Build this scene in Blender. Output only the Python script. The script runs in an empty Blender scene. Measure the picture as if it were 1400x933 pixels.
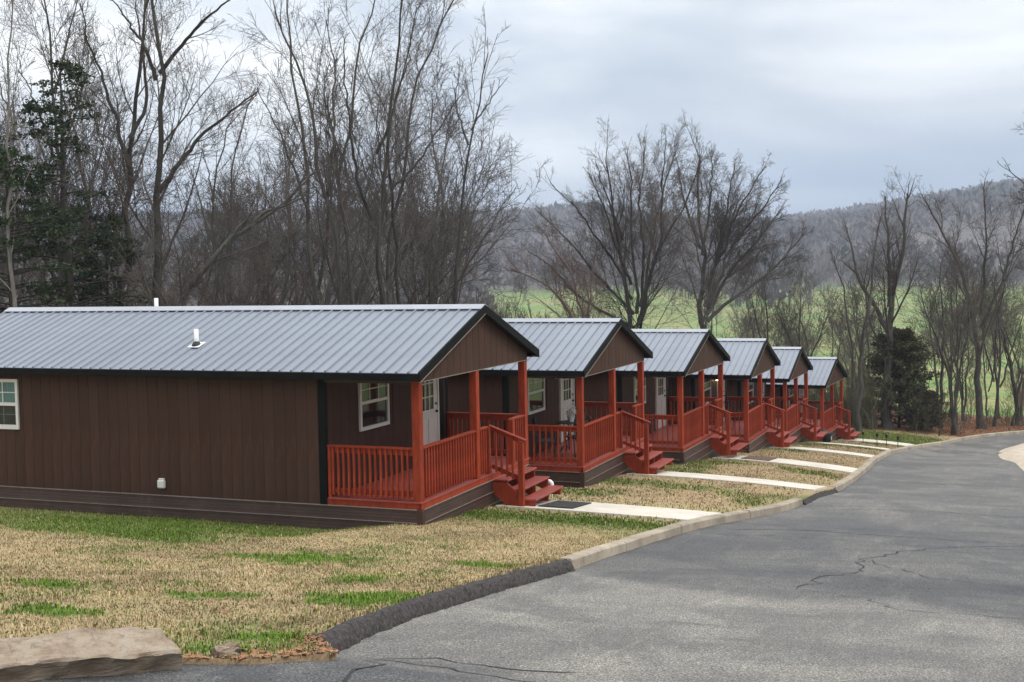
import bpy, bmesh, math, random
import numpy as np
from mathutils import Matrix, Vector
random.seed(7); RNG = np.random.default_rng(11)
scene = bpy.context.scene
COL = scene.collection

# ------------------------------------------------------------------ camera
cam_d = bpy.data.cameras.new("camera"); cam = bpy.data.objects.new("camera", cam_d); COL.objects.link(cam)
cam_d.sensor_width = 36.0; cam_d.lens = 1713.7/1400*36; cam_d.clip_end = 9000; cam_d.clip_start = .1
_a, _r = math.radians(3.222), math.radians(1.0025)
_f = Vector((0, math.cos(_a), -math.sin(_a))); _u0 = Vector((0, math.sin(_a), math.cos(_a))); _r0 = Vector((1, 0, 0))
_R = _r0*math.cos(_r) - _u0*math.sin(_r); _U = _r0*math.sin(_r) + _u0*math.cos(_r)
_m = Matrix.Identity(4)
for i in range(3): _m[i][0], _m[i][1], _m[i][2] = _R[i], _U[i], -_f[i]
cam.matrix_world = _m
scene.camera = cam

# ------------------------------------------------------------------ sky, sun, exposure
SUN_EL, SUN_AZ = math.radians(54), math.radians(108)   # azimuth clockwise from +Y
world = bpy.data.worlds.new("World"); scene.world = world; world.use_nodes = True
nt = world.node_tree; nt.nodes.clear()
def N(t, kind, **kw):
    n = t.nodes.new(kind)
    for k, v in kw.items(): setattr(n, k, v)
    return n
wo = N(nt, 'ShaderNodeOutputWorld'); mix = N(nt, 'ShaderNodeMixShader')
sky = N(nt, 'ShaderNodeTexSky', sky_type='NISHITA'); sky.sun_disc = False
sky.sun_elevation = SUN_EL; sky.sun_rotation = SUN_AZ; sky.air_density = 1.2; sky.dust_density = 2.0
bg1 = N(nt, 'ShaderNodeBackground'); bg1.inputs[1].default_value = .10
bg2 = N(nt, 'ShaderNodeBackground'); bg2.inputs[1].default_value = 1.1
nt.links.new(sky.outputs[0], bg1.inputs[0])
tc = N(nt, 'ShaderNodeTexCoord'); sep = N(nt, 'ShaderNodeSeparateXYZ'); nt.links.new(tc.outputs['Generated'], sep.inputs[0])
def noise(t, vec, scale, detail, rough=.55, mapscale=None, dist=0.0, loc=None):
    if mapscale is not None:
        mp = N(t, 'ShaderNodeMapping'); mp.inputs['Scale'].default_value = mapscale
        if loc: mp.inputs['Location'].default_value = loc
        t.links.new(vec, mp.inputs[0]); vec = mp.outputs[0]
    n = N(t, 'ShaderNodeTexNoise'); n.inputs['Scale'].default_value = scale; n.inputs['Detail'].default_value = detail
    n.inputs['Roughness'].default_value = rough; n.inputs['Distortion'].default_value = dist
    t.links.new(vec, n.inputs['Vector']); return n.outputs[0]
def ramp(t, fac, stops):
    n = N(t, 'ShaderNodeValToRGB'); el = n.color_ramp.elements
    while len(el) < len(stops): el.new(.5)
    for e, (p, c) in zip(el, stops):
        e.position = p; e.color = (*c, 1) if len(c) == 3 else c
    t.links.new(fac, n.inputs[0]); return n.outputs[0]
# overcast: cloud layers, large soft masses; brighter towards the zenith as under any cloud deck
n1 = noise(nt, tc.outputs['Generated'], 2.7, 6, .50, (1, 1, 3.0), .25, (.3, 0, .15))
c1 = ramp(nt, n1, [(.36, (.36, .41, .48)), (.46, (.49, .525, .57)), (.54, (.635, .655, .68)), (.63, (.80, .81, .81))])
elr = ramp(nt, sep.outputs[2], [(0.0, (.78, .86, .98)), (.05, (.90, .94, 1.0)), (.14, (1.0, 1.0, 1.0)), (.5, (1.45, 1.44, 1.42)), (1.0, (1.9, 1.88, 1.84))])
mm = N(nt, 'ShaderNodeMix', data_type='RGBA', blend_type='MULTIPLY'); mm.inputs[0].default_value = 1
nt.links.new(c1, mm.inputs[6]); nt.links.new(elr, mm.inputs[7]); # a darker blue gap under the clouds, low over the hills to the right; the deck is thinner and brighter to the left
lo_ = ramp(nt, sep.outputs[2], [(0.0, (1, 1, 1)), (.05, (.9, .9, .9)), (.11, (0, 0, 0))]); rt_ = ramp(nt, sep.outputs[0], [(.04, (0, 0, 0)), (.2, (1, 1, 1))])
nb = ramp(nt, noise(nt, tc.outputs['Generated'], 5, 4, .5, (1, 1, 6)), [(.36, (.35, .35, .35)), (.58, (1, 1, 1))])
def mulc(a, b_):
    n_ = N(nt, 'ShaderNodeMix', data_type='RGBA', blend_type='MULTIPLY'); n_.inputs[0].default_value = 1
    nt.links.new(a, n_.inputs[6]); nt.links.new(b_, n_.inputs[7]); return n_.outputs[2]
bandf = mulc(mulc(lo_, rt_), nb)
mb = N(nt, 'ShaderNodeMix', data_type='RGBA'); nt.links.new(bandf, mb.inputs[0]); nt.links.new(mm.outputs[2], mb.inputs[6]); mb.inputs[7].default_value = (.17, .27, .43, 1)
lf_ = ramp(nt, sep.outputs[0], [(0, (1.16, 1.15, 1.13)), (.05, (1.14, 1.13, 1.11)), (.22, (.94, .945, .95)), (1, (.94, .945, .95))])
nt.links.new(mulc(mb.outputs[2], lf_), bg2.inputs[0])
n2 = noise(nt, tc.outputs['Generated'], 3.1, 4, .5, (1, 1, 5), .2, (2.1, .4, 0))
cov = ramp(nt, n2, [(.28, (.62, .62, .62)), (.5, (.95, .95, .95)), (1, (1, 1, 1))])
nt.links.new(cov, mix.inputs[0]); nt.links.new(bg1.outputs[0], mix.inputs[1]); nt.links.new(bg2.outputs[0], mix.inputs[2])
nt.links.new(mix.outputs[0], wo.inputs[0])

sl = bpy.data.lights.new("sun", 'SUN'); sl.energy = 1.4; sl.angle = math.radians(25); sl.color = (1, .955, .89)
so = bpy.data.objects.new("sun", sl); COL.objects.link(so)
_d = Vector((math.sin(SUN_AZ)*math.cos(SUN_EL), math.cos(SUN_AZ)*math.cos(SUN_EL), math.sin(SUN_EL)))
so.rotation_euler = _d.to_track_quat('Z', 'Y').to_euler()
vs = scene.view_settings; vs.view_transform = 'Standard'; vs.look = 'None'; vs.exposure = 0.58; vs.gamma = 1.0; vs.use_curve_mapping = False
scene.cycles.use_denoising = True; scene.cycles.denoiser = 'OPENIMAGEDENOISE'; scene.cycles.denoising_input_passes = 'RGB_ALBEDO_NORMAL'; scene.cycles.denoising_prefilter = 'ACCURATE'
scene.cycles.max_bounces = 5; scene.cycles.diffuse_bounces = 3; scene.cycles.glossy_bounces = 2; scene.cycles.transparent_max_bounces = 6
scene.cycles.volume_bounces = 0

# ------------------------------------------------------------------ materials (procedural)
def principled(name):
    m = bpy.data.materials.new(name); m.use_nodes = True
    return m, m.node_tree, m.node_tree.nodes['Principled BSDF']
def bump(t, h, strength, dist, b):
    n = N(t, 'ShaderNodeBump'); n.inputs['Strength'].default_value = strength; n.inputs['Distance'].default_value = dist
    t.links.new(h, n.inputs['Height']); t.links.new(n.outputs[0], b.inputs['Normal'])
def mixc(t, fac, a, b, mode='MIX'):
    n = N(t, 'ShaderNodeMix', data_type='RGBA', blend_type=mode)
    if isinstance(fac, float): n.inputs[0].default_value = fac
    else: t.links.new(fac, n.inputs[0])
    for s, v in ((6, a), (7, b)):
        if isinstance(v, tuple): n.inputs[s].default_value = (*v, 1)
        else: t.links.new(v, n.inputs[s])
    return n.outputs[2]
def simple(name, c, rough=.6, metal=0.0, var=.25, scale=3.0, stretch=(1, 1, 1), bmp=0.0, bscale=60, rnd=.0, dirt=None, spec=.5):
    m, t, b = principled(name)
    co = N(t, 'ShaderNodeTexCoord').outputs['Object']
    f = noise(t, co, scale, 6, .6, stretch)
    lo = tuple(x*(1-var) for x in c); hi = tuple(min(1, x*(1+var)) for x in c)
    col = ramp(t, f, [(.3, lo), (.7, hi)])
    if dirt:
        g = noise(t, co, scale*2.3, 8, .7, stretch, .4, (3, 1, 2))
        col = mixc(t, ramp(t, g, [(.52, (0, 0, 0)), (.72, (dirt[1],)*3)]), col, dirt[0])
    if rnd:
        oi = N(t, 'ShaderNodeObjectInfo'); r = ramp(t, oi.outputs['Random'], [(0, (1-rnd,)*3), (1, (1+rnd,)*3)])
        col = mixc(t, 1.0, col, r, 'MULTIPLY')
    t.links.new(col, b.inputs['Base Color'])
    b.inputs['Roughness'].default_value = rough; b.inputs['Metallic'].default_value = metal
    b.inputs['Specular IOR Level'].default_value = spec
    if bmp: bump(t, noise(t, co, bscale, 5, .6, stretch), bmp, .01, b)
    return m
M = {}
M['siding'] = simple('brown_siding', (.060, .031, .0225), .55, 0, .12, 1.3, (2, 2, .5), .12, 30, .10, ((.085, .045, .034), .5), .1)
M['skirt'] = simple('brown_skirting', (.052, .029, .023), .45, 0, .2, 1.5, (1, 1, 1), .1, 30, 0, ((.13, .09, .07), .35), .3)
M['strip'] = simple('lip_highlight_and_edge', (.24, .19, .165), .35, 0, .25, 6, bmp=.1)  # skirting lips: sky highlight put into a paler colour; also gable and drip edges
M['black'] = simple('black_trim', (.0045, .0047, .005), .6, 0, .3, 3, spec=.12)
M['soffit'] = simple('brown_soffit', (.06, .035, .028), .7)
M['red'] = simple('red_paint', (.270, .040, .016), .55, 0, .28, 4, (3, 3, .8), .3, 25, .16, ((.14, .022, .012), .7), .15)
M['deckred'] = simple('red_deck', (.28, .05, .036), .42, 0, .28, 5, (1, 6, 1), .2, 30, .12, ((.25, .07, .055), .6))
M['roof'] = simple('roof_metal', (.222, .243, .285), .36, .12, .09, .8, (1, .6, 1), .03, 8, .05, ((.16, .18, .225), .5))
M['ridge'] = simple('ridge_metal', (.36, .375, .41), .38, .2, .08, 2)
M['gap'] = simple('dark_gap', (.008, .009, .02), .8)
M['white'] = simple('white_vinyl', (.66, .65, .62), .4, 0, .06, 4, dirt=((.5, .47, .42), .4))
M['door'] = simple('door_white', (.60, .57, .52), .4, 0, .06, 3, (1, 1, .4), dirt=((.45, .42, .36), .5))
M['pvc'] = simple('pvc_white', (.78, .78, .76), .35, 0, .05, 5)
M['rubber'] = simple('rubber_black', (.012, .012, .013), .6)
M['iron'] = simple('dark_iron', (.018, .016, .016), .4, .5)
M['teal'] = simple('teal_fabric', (.018, .045, .055), .7, 0, .2, 5)
M['mat'] = simple('door_mat', (.03, .027, .025), .95, 0, .4, 12, bmp=.6, bscale=80)
M['matbrown'] = simple('brown_mat', (.12, .07, .048), .95, 0, .4, 12, bmp=.6, bscale=80)
M['knob'] = simple('bronze', (.02, .018, .016), .3, .8)
M['concrete'] = simple('walk_concrete', (.60, .55, .47), .85, 0, .13, 1.2, bmp=.35, bscale=40, dirt=((.40, .35, .28), .6))
M['kerb'] = simple('kerb_concrete', (.34, .285, .215), .9, 0, .3, 1.7, bmp=.5, bscale=30, rnd=.1, dirt=((.16, .135, .11), .8))
M['gravel'] = simple('sand_gravel', (.50, .42, .33), .95, 0, .2, 1.4, bmp=.5, bscale=15, dirt=((.30, .22, .15), .7))
M['cooler'] = simple('cooler_white', (.7, .7, .7), .4)
M['flower'] = simple('flower_white', (.75, .7, .68), .6)
def emis(name, c, s):
    m, t, b = principled(name); b.inputs['Emission Color'].default_value = (*c, 1); b.inputs['Emission Strength'].default_value = s
    return m
M['bulb'] = emis('lit_bulb', (1, .72, .42), 9); M['bulboff'] = simple('bulb_off', (.5, .48, .45), .3)
m, t, b = principled('window_glass')
co = N(t, 'ShaderNodeTexCoord').outputs['Object']
t.links.new(ramp(t, noise(t, co, 1.6, 3, .5, (1, 1, 1)), [(.35, (.006, .008, .009)), (.6, (.016, .022, .023)), (.75, (.035, .05, .045))]), b.inputs['Base Color'])
b.inputs['Roughness'].default_value = .06; b.inputs['Specular IOR Level'].default_value = .55
M['glass'] = m
M['curtain'] = simple('teal_curtain', (.10, .17, .165), .8, 0, .5, 3, (14, 14, .3))
# rock
m, t, b = principled('sandstone')
co = N(t, 'ShaderNodeTexCoord').outputs['Object']
f1 = noise(t, co, 2.6, 8, .7, (1, 1, 4)); f2 = noise(t, co, 11, 8, .75, (1, 1, 5))
c = ramp(t, f1, [(.30, (.18, .125, .085)), (.42, (.38, .275, .19)), (.55, (.50, .395, .29)), (.72, (.54, .48, .39))])
c = mixc(t, ramp(t, f2, [(.5, (0, 0, 0)), (.7, (.7, .7, .7))]), c, (.13, .10, .075))
t.links.new(c, b.inputs['Base Color']); b.inputs['Roughness'].default_value = .92
bump(t, f2, 1.0, .06, b); M['rock'] = m
# bark (one per tone)
def bark(name, lo, hi):
    m, t, b = principled(name)
    co = N(t, 'ShaderNodeTexCoord').outputs['Object']
    f = noise(t, co, 3.0, 7, .68, (5, 5, .8)); g = noise(t, co, .35, 3, .5, None)
    c = ramp(t, f, [(.32, lo), (.68, hi)])
    c = mixc(t, ramp(t, g, [(.45, (0, 0, 0)), (.65, (.45, .45, .45))]), c, (.13, .145, .12))
    t.links.new(c, b.inputs['Base Color']); b.inputs['Roughness'].default_value = .95; b.inputs['Specular IOR Level'].default_value = .2
    bump(t, f, .8, .04, b); return m
M['bark'] = bark('bark_grey', (.034, .028, .024), (.115, .10, .087))
M['barkdark'] = bark('bark_dark', (.017, .014, .012), (.07, .06, .052))
M['barkpale'] = bark('bark_pale', (.10, .09, .08), (.26, .24, .215))
def flat_var(name, lo, hi, rough=.9, sc=.25):
    m, t, b = principled(name)
    g = N(t, 'ShaderNodeNewGeometry').outputs['Position']
    c = ramp(t, noise(t, g, sc, 4, .6), [(.33, lo), (.67, hi)])
    oi = N(t, 'ShaderNodeObjectInfo'); c = mixc(t, 1.0, c, ramp(t, oi.outputs['Random'], [(0, (.8, .8, .8)), (1, (1.25, 1.25, 1.25))]), 'MULTIPLY')
    t.links.new(c, b.inputs['Base Color']); b.inputs['Roughness'].default_value = rough; b.inputs['Specular IOR Level'].default_value = .15
    return m
M['twig'] = flat_var('twig_grey', (.055, .046, .040), (.125, .108, .095))
M['twigred'] = flat_var('twig_reddish', (.085, .058, .050), (.17, .12, .10))
M['twigpale'] = flat_var('twig_pale', (.16, .14, .12), (.27, .245, .22))
M['brush'] = flat_var('brush', (.10, .078, .068), (.19, .155, .135))
M['brusholive'] = flat_var('brush_olive', (.06, .058, .038), (.14, .13, .085))
M['cedar'] = flat_var('cedar_foliage', (.018, .032, .015), (.062, .088, .04), .8, 1.2)
M['cedarolive'] = flat_var('cedar_foliage_olive', (.045, .044, .026), (.14, .125, .07), .8, 2.2)
M['leaf'] = flat_var('dead_leaf', (.14, .06, .03), (.32, .16, .085), .8, 3)
M['hillwood'] = flat_var('hill_wood', (.115, .098, .096), (.215, .18, .16), .95, .02)
M['hillpine'] = flat_var('hill_pine', (.015, .024, .017), (.03, .042, .028), .95, .02)

# ------------------------------------------------------------------ object helpers
def link(o): COL.objects.link(o); return o
def tag(o, label=None, cat=None, group=None, kind=None):
    if label: o['label'] = label
    if cat: o['category'] = cat
    if group: o['group'] = group
    if kind: o['kind'] = kind
    return o
def empty(name, loc=(0, 0, 0), rz=0.0, parent=None):
    o = bpy.data.objects.new(name, None); o.location = loc; o.rotation_euler = (0, 0, rz); o.empty_display_size = .3
    if parent: o.parent = parent
    return link(o)
def mesh_obj(name, verts, faces, mat, parent=None, smooth=False, loc=(0, 0, 0)):
    me = bpy.data.meshes.new(name); me.from_pydata([tuple(v) for v in verts], [], faces); me.update()
    if mat is not None: me.materials.append(mat)
    if smooth: me.polygons.foreach_set('use_smooth', [True]*len(me.polygons))
    o = bpy.data.objects.new(name, me); o.location = loc
    if parent: o.parent = parent
    return link(o)
def np_mesh(name, V, F, mat, parent=None, smooth=False, cols=None, loc=(0, 0, 0)):
    """V (n,3), F (m,k) arrays, k 3 or 4"""
    V = np.ascontiguousarray(V, dtype=np.float32); F = np.ascontiguousarray(F, dtype=np.int32)
    me = bpy.data.meshes.new(name); k = F.shape[1]
    me.vertices.add(len(V)); me.vertices.foreach_set('co', V.ravel())
    me.loops.add(F.size); me.loops.foreach_set('vertex_index', F.ravel())
    me.polygons.add(len(F)); me.polygons.foreach_set('loop_start', np.arange(0, F.size, k, dtype=np.int32))
    me.update(calc_edges=True)
    if smooth: me.polygons.foreach_set('use_smooth', np.ones(len(F), dtype=bool))
    if cols is not None:
        at = me.color_attributes.new('Col', 'FLOAT_COLOR', 'POINT'); c4 = np.ones((len(V), 4), dtype=np.float32); c4[:, :cols.shape[1]] = cols
        at.data.foreach_set('color', c4.ravel())
    if mat is not None: me.materials.append(mat)
    if name is None: return me
    o = bpy.data.objects.new(name, me); o.location = loc
    if parent: o.parent = parent
    return link(o)
BOXM = {}
def box_mesh(sx, sy, sz, mat, bev=0.0):
    key = (round(sx, 4), round(sy, 4), round(sz, 4), mat.name, bev)
    if key in BOXM: return BOXM[key]
    me = bpy.data.meshes.new('box'); bm = bmesh.new(); bmesh.ops.create_cube(bm, size=1)
    bmesh.ops.scale(bm, vec=(sx, sy, sz), verts=bm.verts)
    if bev: bmesh.ops.bevel(bm, geom=bm.edges[:], offset=bev, segments=1, affect='EDGES')
    bm.to_mesh(me); bm.free(); me.materials.append(mat); BOXM[key] = me; return me
def box(name, parent, a, b, mat, bev=0.0, rot=None):
    """box between corners a and b in the parent's frame"""
    s = [abs(b[i]-a[i]) for i in range(3)]; c = [(a[i]+b[i])/2 for i in range(3)]
    o = bpy.data.objects.new(name, box_mesh(*s, mat, bev)); o.parent = parent; o.location = c
    if rot: o.rotation_euler = rot
    return link(o)
def beam(name, parent, p, q, w, h, mat, bev=0.0):
    """rectangular bar from p to q, w wide (horizontal), h high"""
    p, q = Vector(p), Vector(q); d = q-p; L = d.length; z = Vector((0, 0, 1))
    x = d.normalized(); y = z.cross(x)
    y = y.normalized() if y.length > 1e-4 else Vector((0, 1, 0)); zz = x.cross(y)
    o = bpy.data.objects.new(name, box_mesh(L, w, h, mat, bev)); o.parent = parent; o.location = (p+q)/2
    o.rotation_euler = Matrix((x, y, zz)).transposed().to_euler(); return link(o)
def prism(name, parent, poly, axis, a, b, mat):
    """polygon (list of 2-tuples in the two other axes, in order) extruded along axis from a to b"""
    n = len(poly); V = []
    for t_ in (a, b):
        for p in poly:
            v = [0, 0, 0]; oth = [i for i in range(3) if i != axis]; v[oth[0]], v[oth[1]] = p; v[axis] = t_; V.append(v)
    F = [list(range(n))[::-1], list(range(n, 2*n))] + [[i, (i+1) % n, n+(i+1) % n, n+i] for i in range(n)]
    me = bpy.data.meshes.new(name); me.from_pydata(V, [], F); bm = bmesh.new(); bm.from_mesh(me)
    bmesh.ops.recalc_face_normals(bm, faces=bm.faces); bm.to_mesh(me); bm.free(); me.materials.append(mat)
    o = bpy.data.objects.new(name, me); o.parent = parent; return link(o)
def tube_arrays(P, R, sides, cap=False):
    """P (B,n,3), R (B,n) -> V,F ; frames from a fixed reference"""
    B, n, _ = P.shape
    T = np.empty_like(P); T[:, 1:-1] = P[:, 2:]-P[:, :-2]; T[:, 0] = P[:, 1]-P[:, 0]; T[:, -1] = P[:, -1]-P[:, -2]
    T /= np.linalg.norm(T, axis=2, keepdims=True)+1e-9
    mean = T.mean(axis=1); ref = np.where(np.abs(mean[:, 2:3]) > .8, np.array([[1., 0, 0]]), np.array([[0, 0, 1.]]))
    X = np.cross(T, ref[:, None, :]); X /= np.linalg.norm(X, axis=2, keepdims=True)+1e-9; Y = np.cross(T, X)
    a = np.arange(sides)*2*np.pi/sides
    V = P[:, :, None, :] + R[:, :, None, None]*(X[:, :, None, :]*np.cos(a)[None, None, :, None] + Y[:, :, None, :]*np.sin(a)[None, None, :, None])
    idx = np.arange(B*n*sides).reshape(B, n, sides); nx = np.roll(idx, -1, axis=2)
    F = np.stack([idx[:, :-1], nx[:, :-1], nx[:, 1:], idx[:, 1:]], axis=-1).reshape(-1, 4)
    return V.reshape(-1, 3), F
def tube(name, parent, pts, r, mat, sides=8, closed=False):
    P = np.array(pts, float)[None]; R = np.full((1, len(pts)), r) if np.isscalar(r) else np.array(r, float)[None]
    V, F = tube_arrays(P, R, sides); F = [list(f) for f in F.tolist()]
    n = len(pts); F.append(list(range(sides))[::-1]); F.append(list(range((n-1)*sides, n*sides)))
    return mesh_obj(name, V.tolist(), F, mat, parent, smooth=sides > 5)
def kids(o): return list(o.children)
def copy_tree(o, parent=None, table=None):
    c = o.copy(); COL.objects.link(c)
    if parent: c.parent = parent
    for ch in table.get(o.name, ()): copy_tree(ch, c, table)
    return c
def child_table():
    t_ = {}
    for o in COL.objects:
        if o.parent: t_.setdefault(o.parent.name, []).append(o)
    return t_

# ------------------------------------------------------------------ value noise for masks
_perm = np.random.default_rng(3).random((256, 256))
def vnoise(x, y, sc):
    x = np.asarray(x)/sc; y = np.asarray(y)/sc
    xi = np.floor(x).astype(int); yi = np.floor(y).astype(int); fx = x-xi; fy = y-yi
    fx = fx*fx*(3-2*fx); fy = fy*fy*(3-2*fy); g = lambda a, b: _perm[a % 256, b % 256]
    return (g(xi, yi)*(1-fx)+g(xi+1, yi)*fx)*(1-fy)+(g(xi, yi+1)*(1-fx)+g(xi+1, yi+1)*fx)*fy
def fbm(x, y, sc, o=4):
    s = 0; w = 0
    for k in range(o): s = s+vnoise(x+17*k, y-9*k, sc/2**k)*.55**k; w += .55**k
    return s/w

# ------------------------------------------------------------------ terrain: one height function
E_ = np.array([.398, .917]); N_ = np.array([.917, -.398]); O_ = np.array([-1.51, 20.01])   # along / across the row of cabins
ZS = np.array([(-400, 30), (-60, 3), (-17.7, -1.7), (-10, -2.75), (-3, -3.70), (0, -4.07), (2.8, -4.3), (7.6, -4.75), (10.4, -4.9), (15.3, -5.42), (18, -5.6), (22.5, -6.05), (25, -6.15), (29.2, -6.8), (32, -6.95), (36.6, -7.65), (41.4, -8.05), (48, -8.4), (58, -8.7), (66, -9.3), (80, -11.3), (95, -13.2), (140, -15.5), (4000, -15.5)])
DS = np.array([(-3, 0), (3, .08), (10, .16), (18, .3), (60, .3)])
TL = np.array([(-60, -42), (-30, -14), (-11.7, 3.03), (-11.19, 3.34), (-10.84, 3.95), (-10.62, 4.28), (-10.1, 4.62), (-9.75, 4.25), (-8.9, 4.05), (-7.6, 3.87), (-5.2, 3.75), (-3.1, 3.72), (-1.4, 3.58), (0.2, 3.5), (3.4, 3.72), (5.7, 4.05), (8.9, 4.45), (13.2, 4.49), (19.3, 4.22), (22.4, 4.06), (30.9, 3.58), (38.4, 3.34), (40.5, 3.6), (44, 4.25), (49.1, 5.5), (52.9, 7.9), (55, 10.5), (57, 14.5), (60, 24), (62, 34), (64, 60)])
TR = np.array([(-60, 16), (5, 12), (15, 9.4), (24, 8.5), (31.6, 8.05), (38, 7.25), (42, 6.97), (45, 7.3), (47.0, 8.0), (48.2, 10), (49.5, 16), (50.5, 26), (51.5, 60)])
def smoothed(T_, a, b_, w_):
    s = np.arange(a, b_, .1); v = np.interp(s, T_[:, 0], T_[:, 1]); k = int(w_/.1); kern = np.hanning(2*k+3)[1:-1]; kern /= kern.sum()
    return s, np.convolve(np.pad(v, len(kern)//2, mode='edge'), kern, mode='valid')
_tl = smoothed(TL, -3.0, 60, 1.2); _tl2 = smoothed(TL, 8, 60, 4.0); _tr = smoothed(TR, 5, 60, 3.0); _zs = smoothed(ZS, 8, 120, 5.0)
def tl(s):
    k = smooth01((np.asarray(s)-13)/5); return (1-k)*tl_(s)+k*np.interp(s, *_tl2)
def tl_(s): return np.where(np.asarray(s) > -2.4, np.interp(s, *_tl), np.interp(s, TL[:, 0], TL[:, 1]))
def tr(s): return np.where(np.asarray(s) > 6, np.interp(s, *_tr), np.interp(s, TR[:, 0], TR[:, 1]))
def smooth01(a): a = np.clip(a, 0, 1); return a*a*(3-2*a)
def to_st(x, y):
    dx = np.asarray(x)-O_[0]; dy = np.asarray(y)-O_[1]
    return dx*E_[0]+dy*E_[1], dx*N_[0]+dy*N_[1]
def to_xy(s, t_): return O_[0]+s*E_[0]+t_*N_[0], O_[1]+s*E_[1]+t_*N_[1]
def smooth01(a): a = np.clip(a, 0, 1); return a*a*(3-2*a)
FR = np.array([(0, -15), (95, -12.6), (120, -13.8), (160, -16), (250, -18.5), (330, -18.5), (420, -17), (560, -12), (650, -3), (800, 8), (1000, 24), (1250, 40), (1600, 52), (2100, 46), (4500, 40)])
RIDGE = np.array([(-1.6, 10), (-.5, -2), (-.12, 8), (-.03, 5), (.06, 8), (.13, -1), (.2, -4), (.24, 0), (.29, 5), (.36, 17), (.44, 24), (.6, 22), (1.6, 20)])
def hnear(x, y):
    s, t_ = to_st(x, y)
    kz = smooth01((s-11)/5); z = np.interp(s, ZS[:, 0], ZS[:, 1])*(1-kz)+np.where(s < 112, np.interp(s, *_zs), np.interp(s, ZS[:, 0], ZS[:, 1]))*kz; k = np.clip(t_/4.5, 0, 1); z = z-np.interp(s, DS[:, 0], DS[:, 1])*k*k
    z = z-.03*np.clip(-t_-10, 0, 60)
    z = z-.19*smooth01((-t_-.15)/1.4)*smooth01((s+3.2)/2.4)*smooth01((6-s)/3)
    return z
def hfar(x, y):
    r = np.hypot(x, y); az = np.arctan2(x, np.maximum(y, -r))
    z = np.interp(r, FR[:, 0], FR[:, 1])
    z = z + smooth01((r-560)/900)*np.interp(az, RIDGE[:, 0], RIDGE[:, 1])*1.35
    z = z + (fbm(x+900, y, 420, 3)-.5)*26*smooth01((r-450)/500) + (fbm(x, y+500, 130, 2)-.5)*5*smooth01((r-130)/150)
    return z
def hg(x, y):
    r = np.hypot(x, y); k = smooth01((r-84)/36)
    k = np.where(np.asarray(y) < 0, smooth01((r-60)/100), k)
    lump = (fbm(x, y, 1.7, 3)-.5)*.05
    return hnear(x, y)*(1-k)+hfar(x, y)*k + lump*(1-smooth01((r-40)/20))*np.where(to_st(x, y)[1] > tl(to_st(x, y)[0])-.3, 0, 1)
def hroad(x, y):
    s, t_ = to_st(x, y); return hnear(x, y)-.035-.085*smooth01((s+10.4)/1.0)
# ground cover: weight of living grass (0 dry .. 1 green), leaf litter, bare soil
GP = [(-3.73, 10.4, .34, .14), (-2.89, 11.63, .36, .13), (-2.61, 14.97, .75, .35), (-1.62, 13.3, .42, .22), (-1.35, 11.75, .75, .28), (-1.9, 9.5, .3, .14), (-.4, 14.9, .3, .15), (-4.5, 11.9, .5, .14), (-2.2, 8.95, .3, .08)]
def cover(x, y):
    s, t_ = to_st(x, y); n = fbm(x, y, 1.6, 4); n2 = fbm(x+40, y+7, .45, 3); n3 = fbm(x-3, y+2, .16, 2)
    g = smooth01((n+.5*(n2-.5)-.57)/.2)*.40+.05
    # strip of green along the cabin's shady side and in front of its porch
    v = (x+1.51)*.932-(y-20.01)*.361; u = (x+1.51)*.361+(y-20.01)*.932
    side = smooth01((u+5.3+1.4*(n-.5))/1.3)*smooth01((.3-u)/.3)*smooth01((-v-.1+.12*u+1.5*(n2-.5))/1.2)*(.45+.55*smooth01((v+9)/4))
    g = np.maximum(g, side*(.84+.9*(n-.5)))
    front = np.exp(-((u-1.75)/.85)**2)*smooth01((v+.3)/.4)*smooth01((4.6-v)/1.2)
    g = np.maximum(g, front*(.95+.5*(n-.5)))
    g = np.maximum(g, smooth01((-8.6-s)/1.2)*smooth01((t_-2.4)/1.2)*(.50+.9*(n2-.5)))
    for (px, py, a, b_) in GP:
        d = np.sqrt(((x-px)/a)**2+((y-py)/(b_*1.6))**2)+(n2-.5)*2.2+(n3-.5)*1.6
        g = np.maximum(g, smooth01((1.35-d)/.8)*.95)
    # plots between the walks
    edge = (s < -9.3) & (t_ > tl(s)-.16) & (t_ < tl(s)+.3)
    g = np.where(edge, 0.0, g)
    plot = smooth01((s-5.5)/1)*smooth01((44-s)/2)*smooth01((t_+1.5)/1)
    near_w = np.exp(-(((s-2.2) % 7.6-7.1)/1.3)**2)
    g = np.where(plot > .5, smooth01((n*1.1+.28*near_w+.12*(2.5-t_)/2.5-.66)/.2)*.62, g)
    endg = smooth01((s-39.5)/1.5)*smooth01((47.3-s-.8*(n-.5)*4)/1.5)*smooth01((t_+4)/2)
    g = np.maximum(g, endg*(.75+.4*(n-.5)))
    r = np.hypot(x, y)
    litter = smooth01((s-47.6+2*(n-.5))/1.4)*smooth01((75-s)/6)
    litter = np.maximum(litter, smooth01((-t_-10.5+2*(n-.5))/2)*smooth01((75-s)/6)*smooth01((s+8)/4))
    soil = smooth01((fbm(x+11, y-3, .9, 3)-.60)/.1)*.55+plot*(.30+.5*smooth01((s-14)/14)*(fbm(x, y+3, 2.5, 2)))
    return np.stack([np.clip(g, 0, 1), np.clip(litter, 0, 1), np.clip(np.where(edge, .9, soil), 0, 1)], axis=-1)

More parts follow.
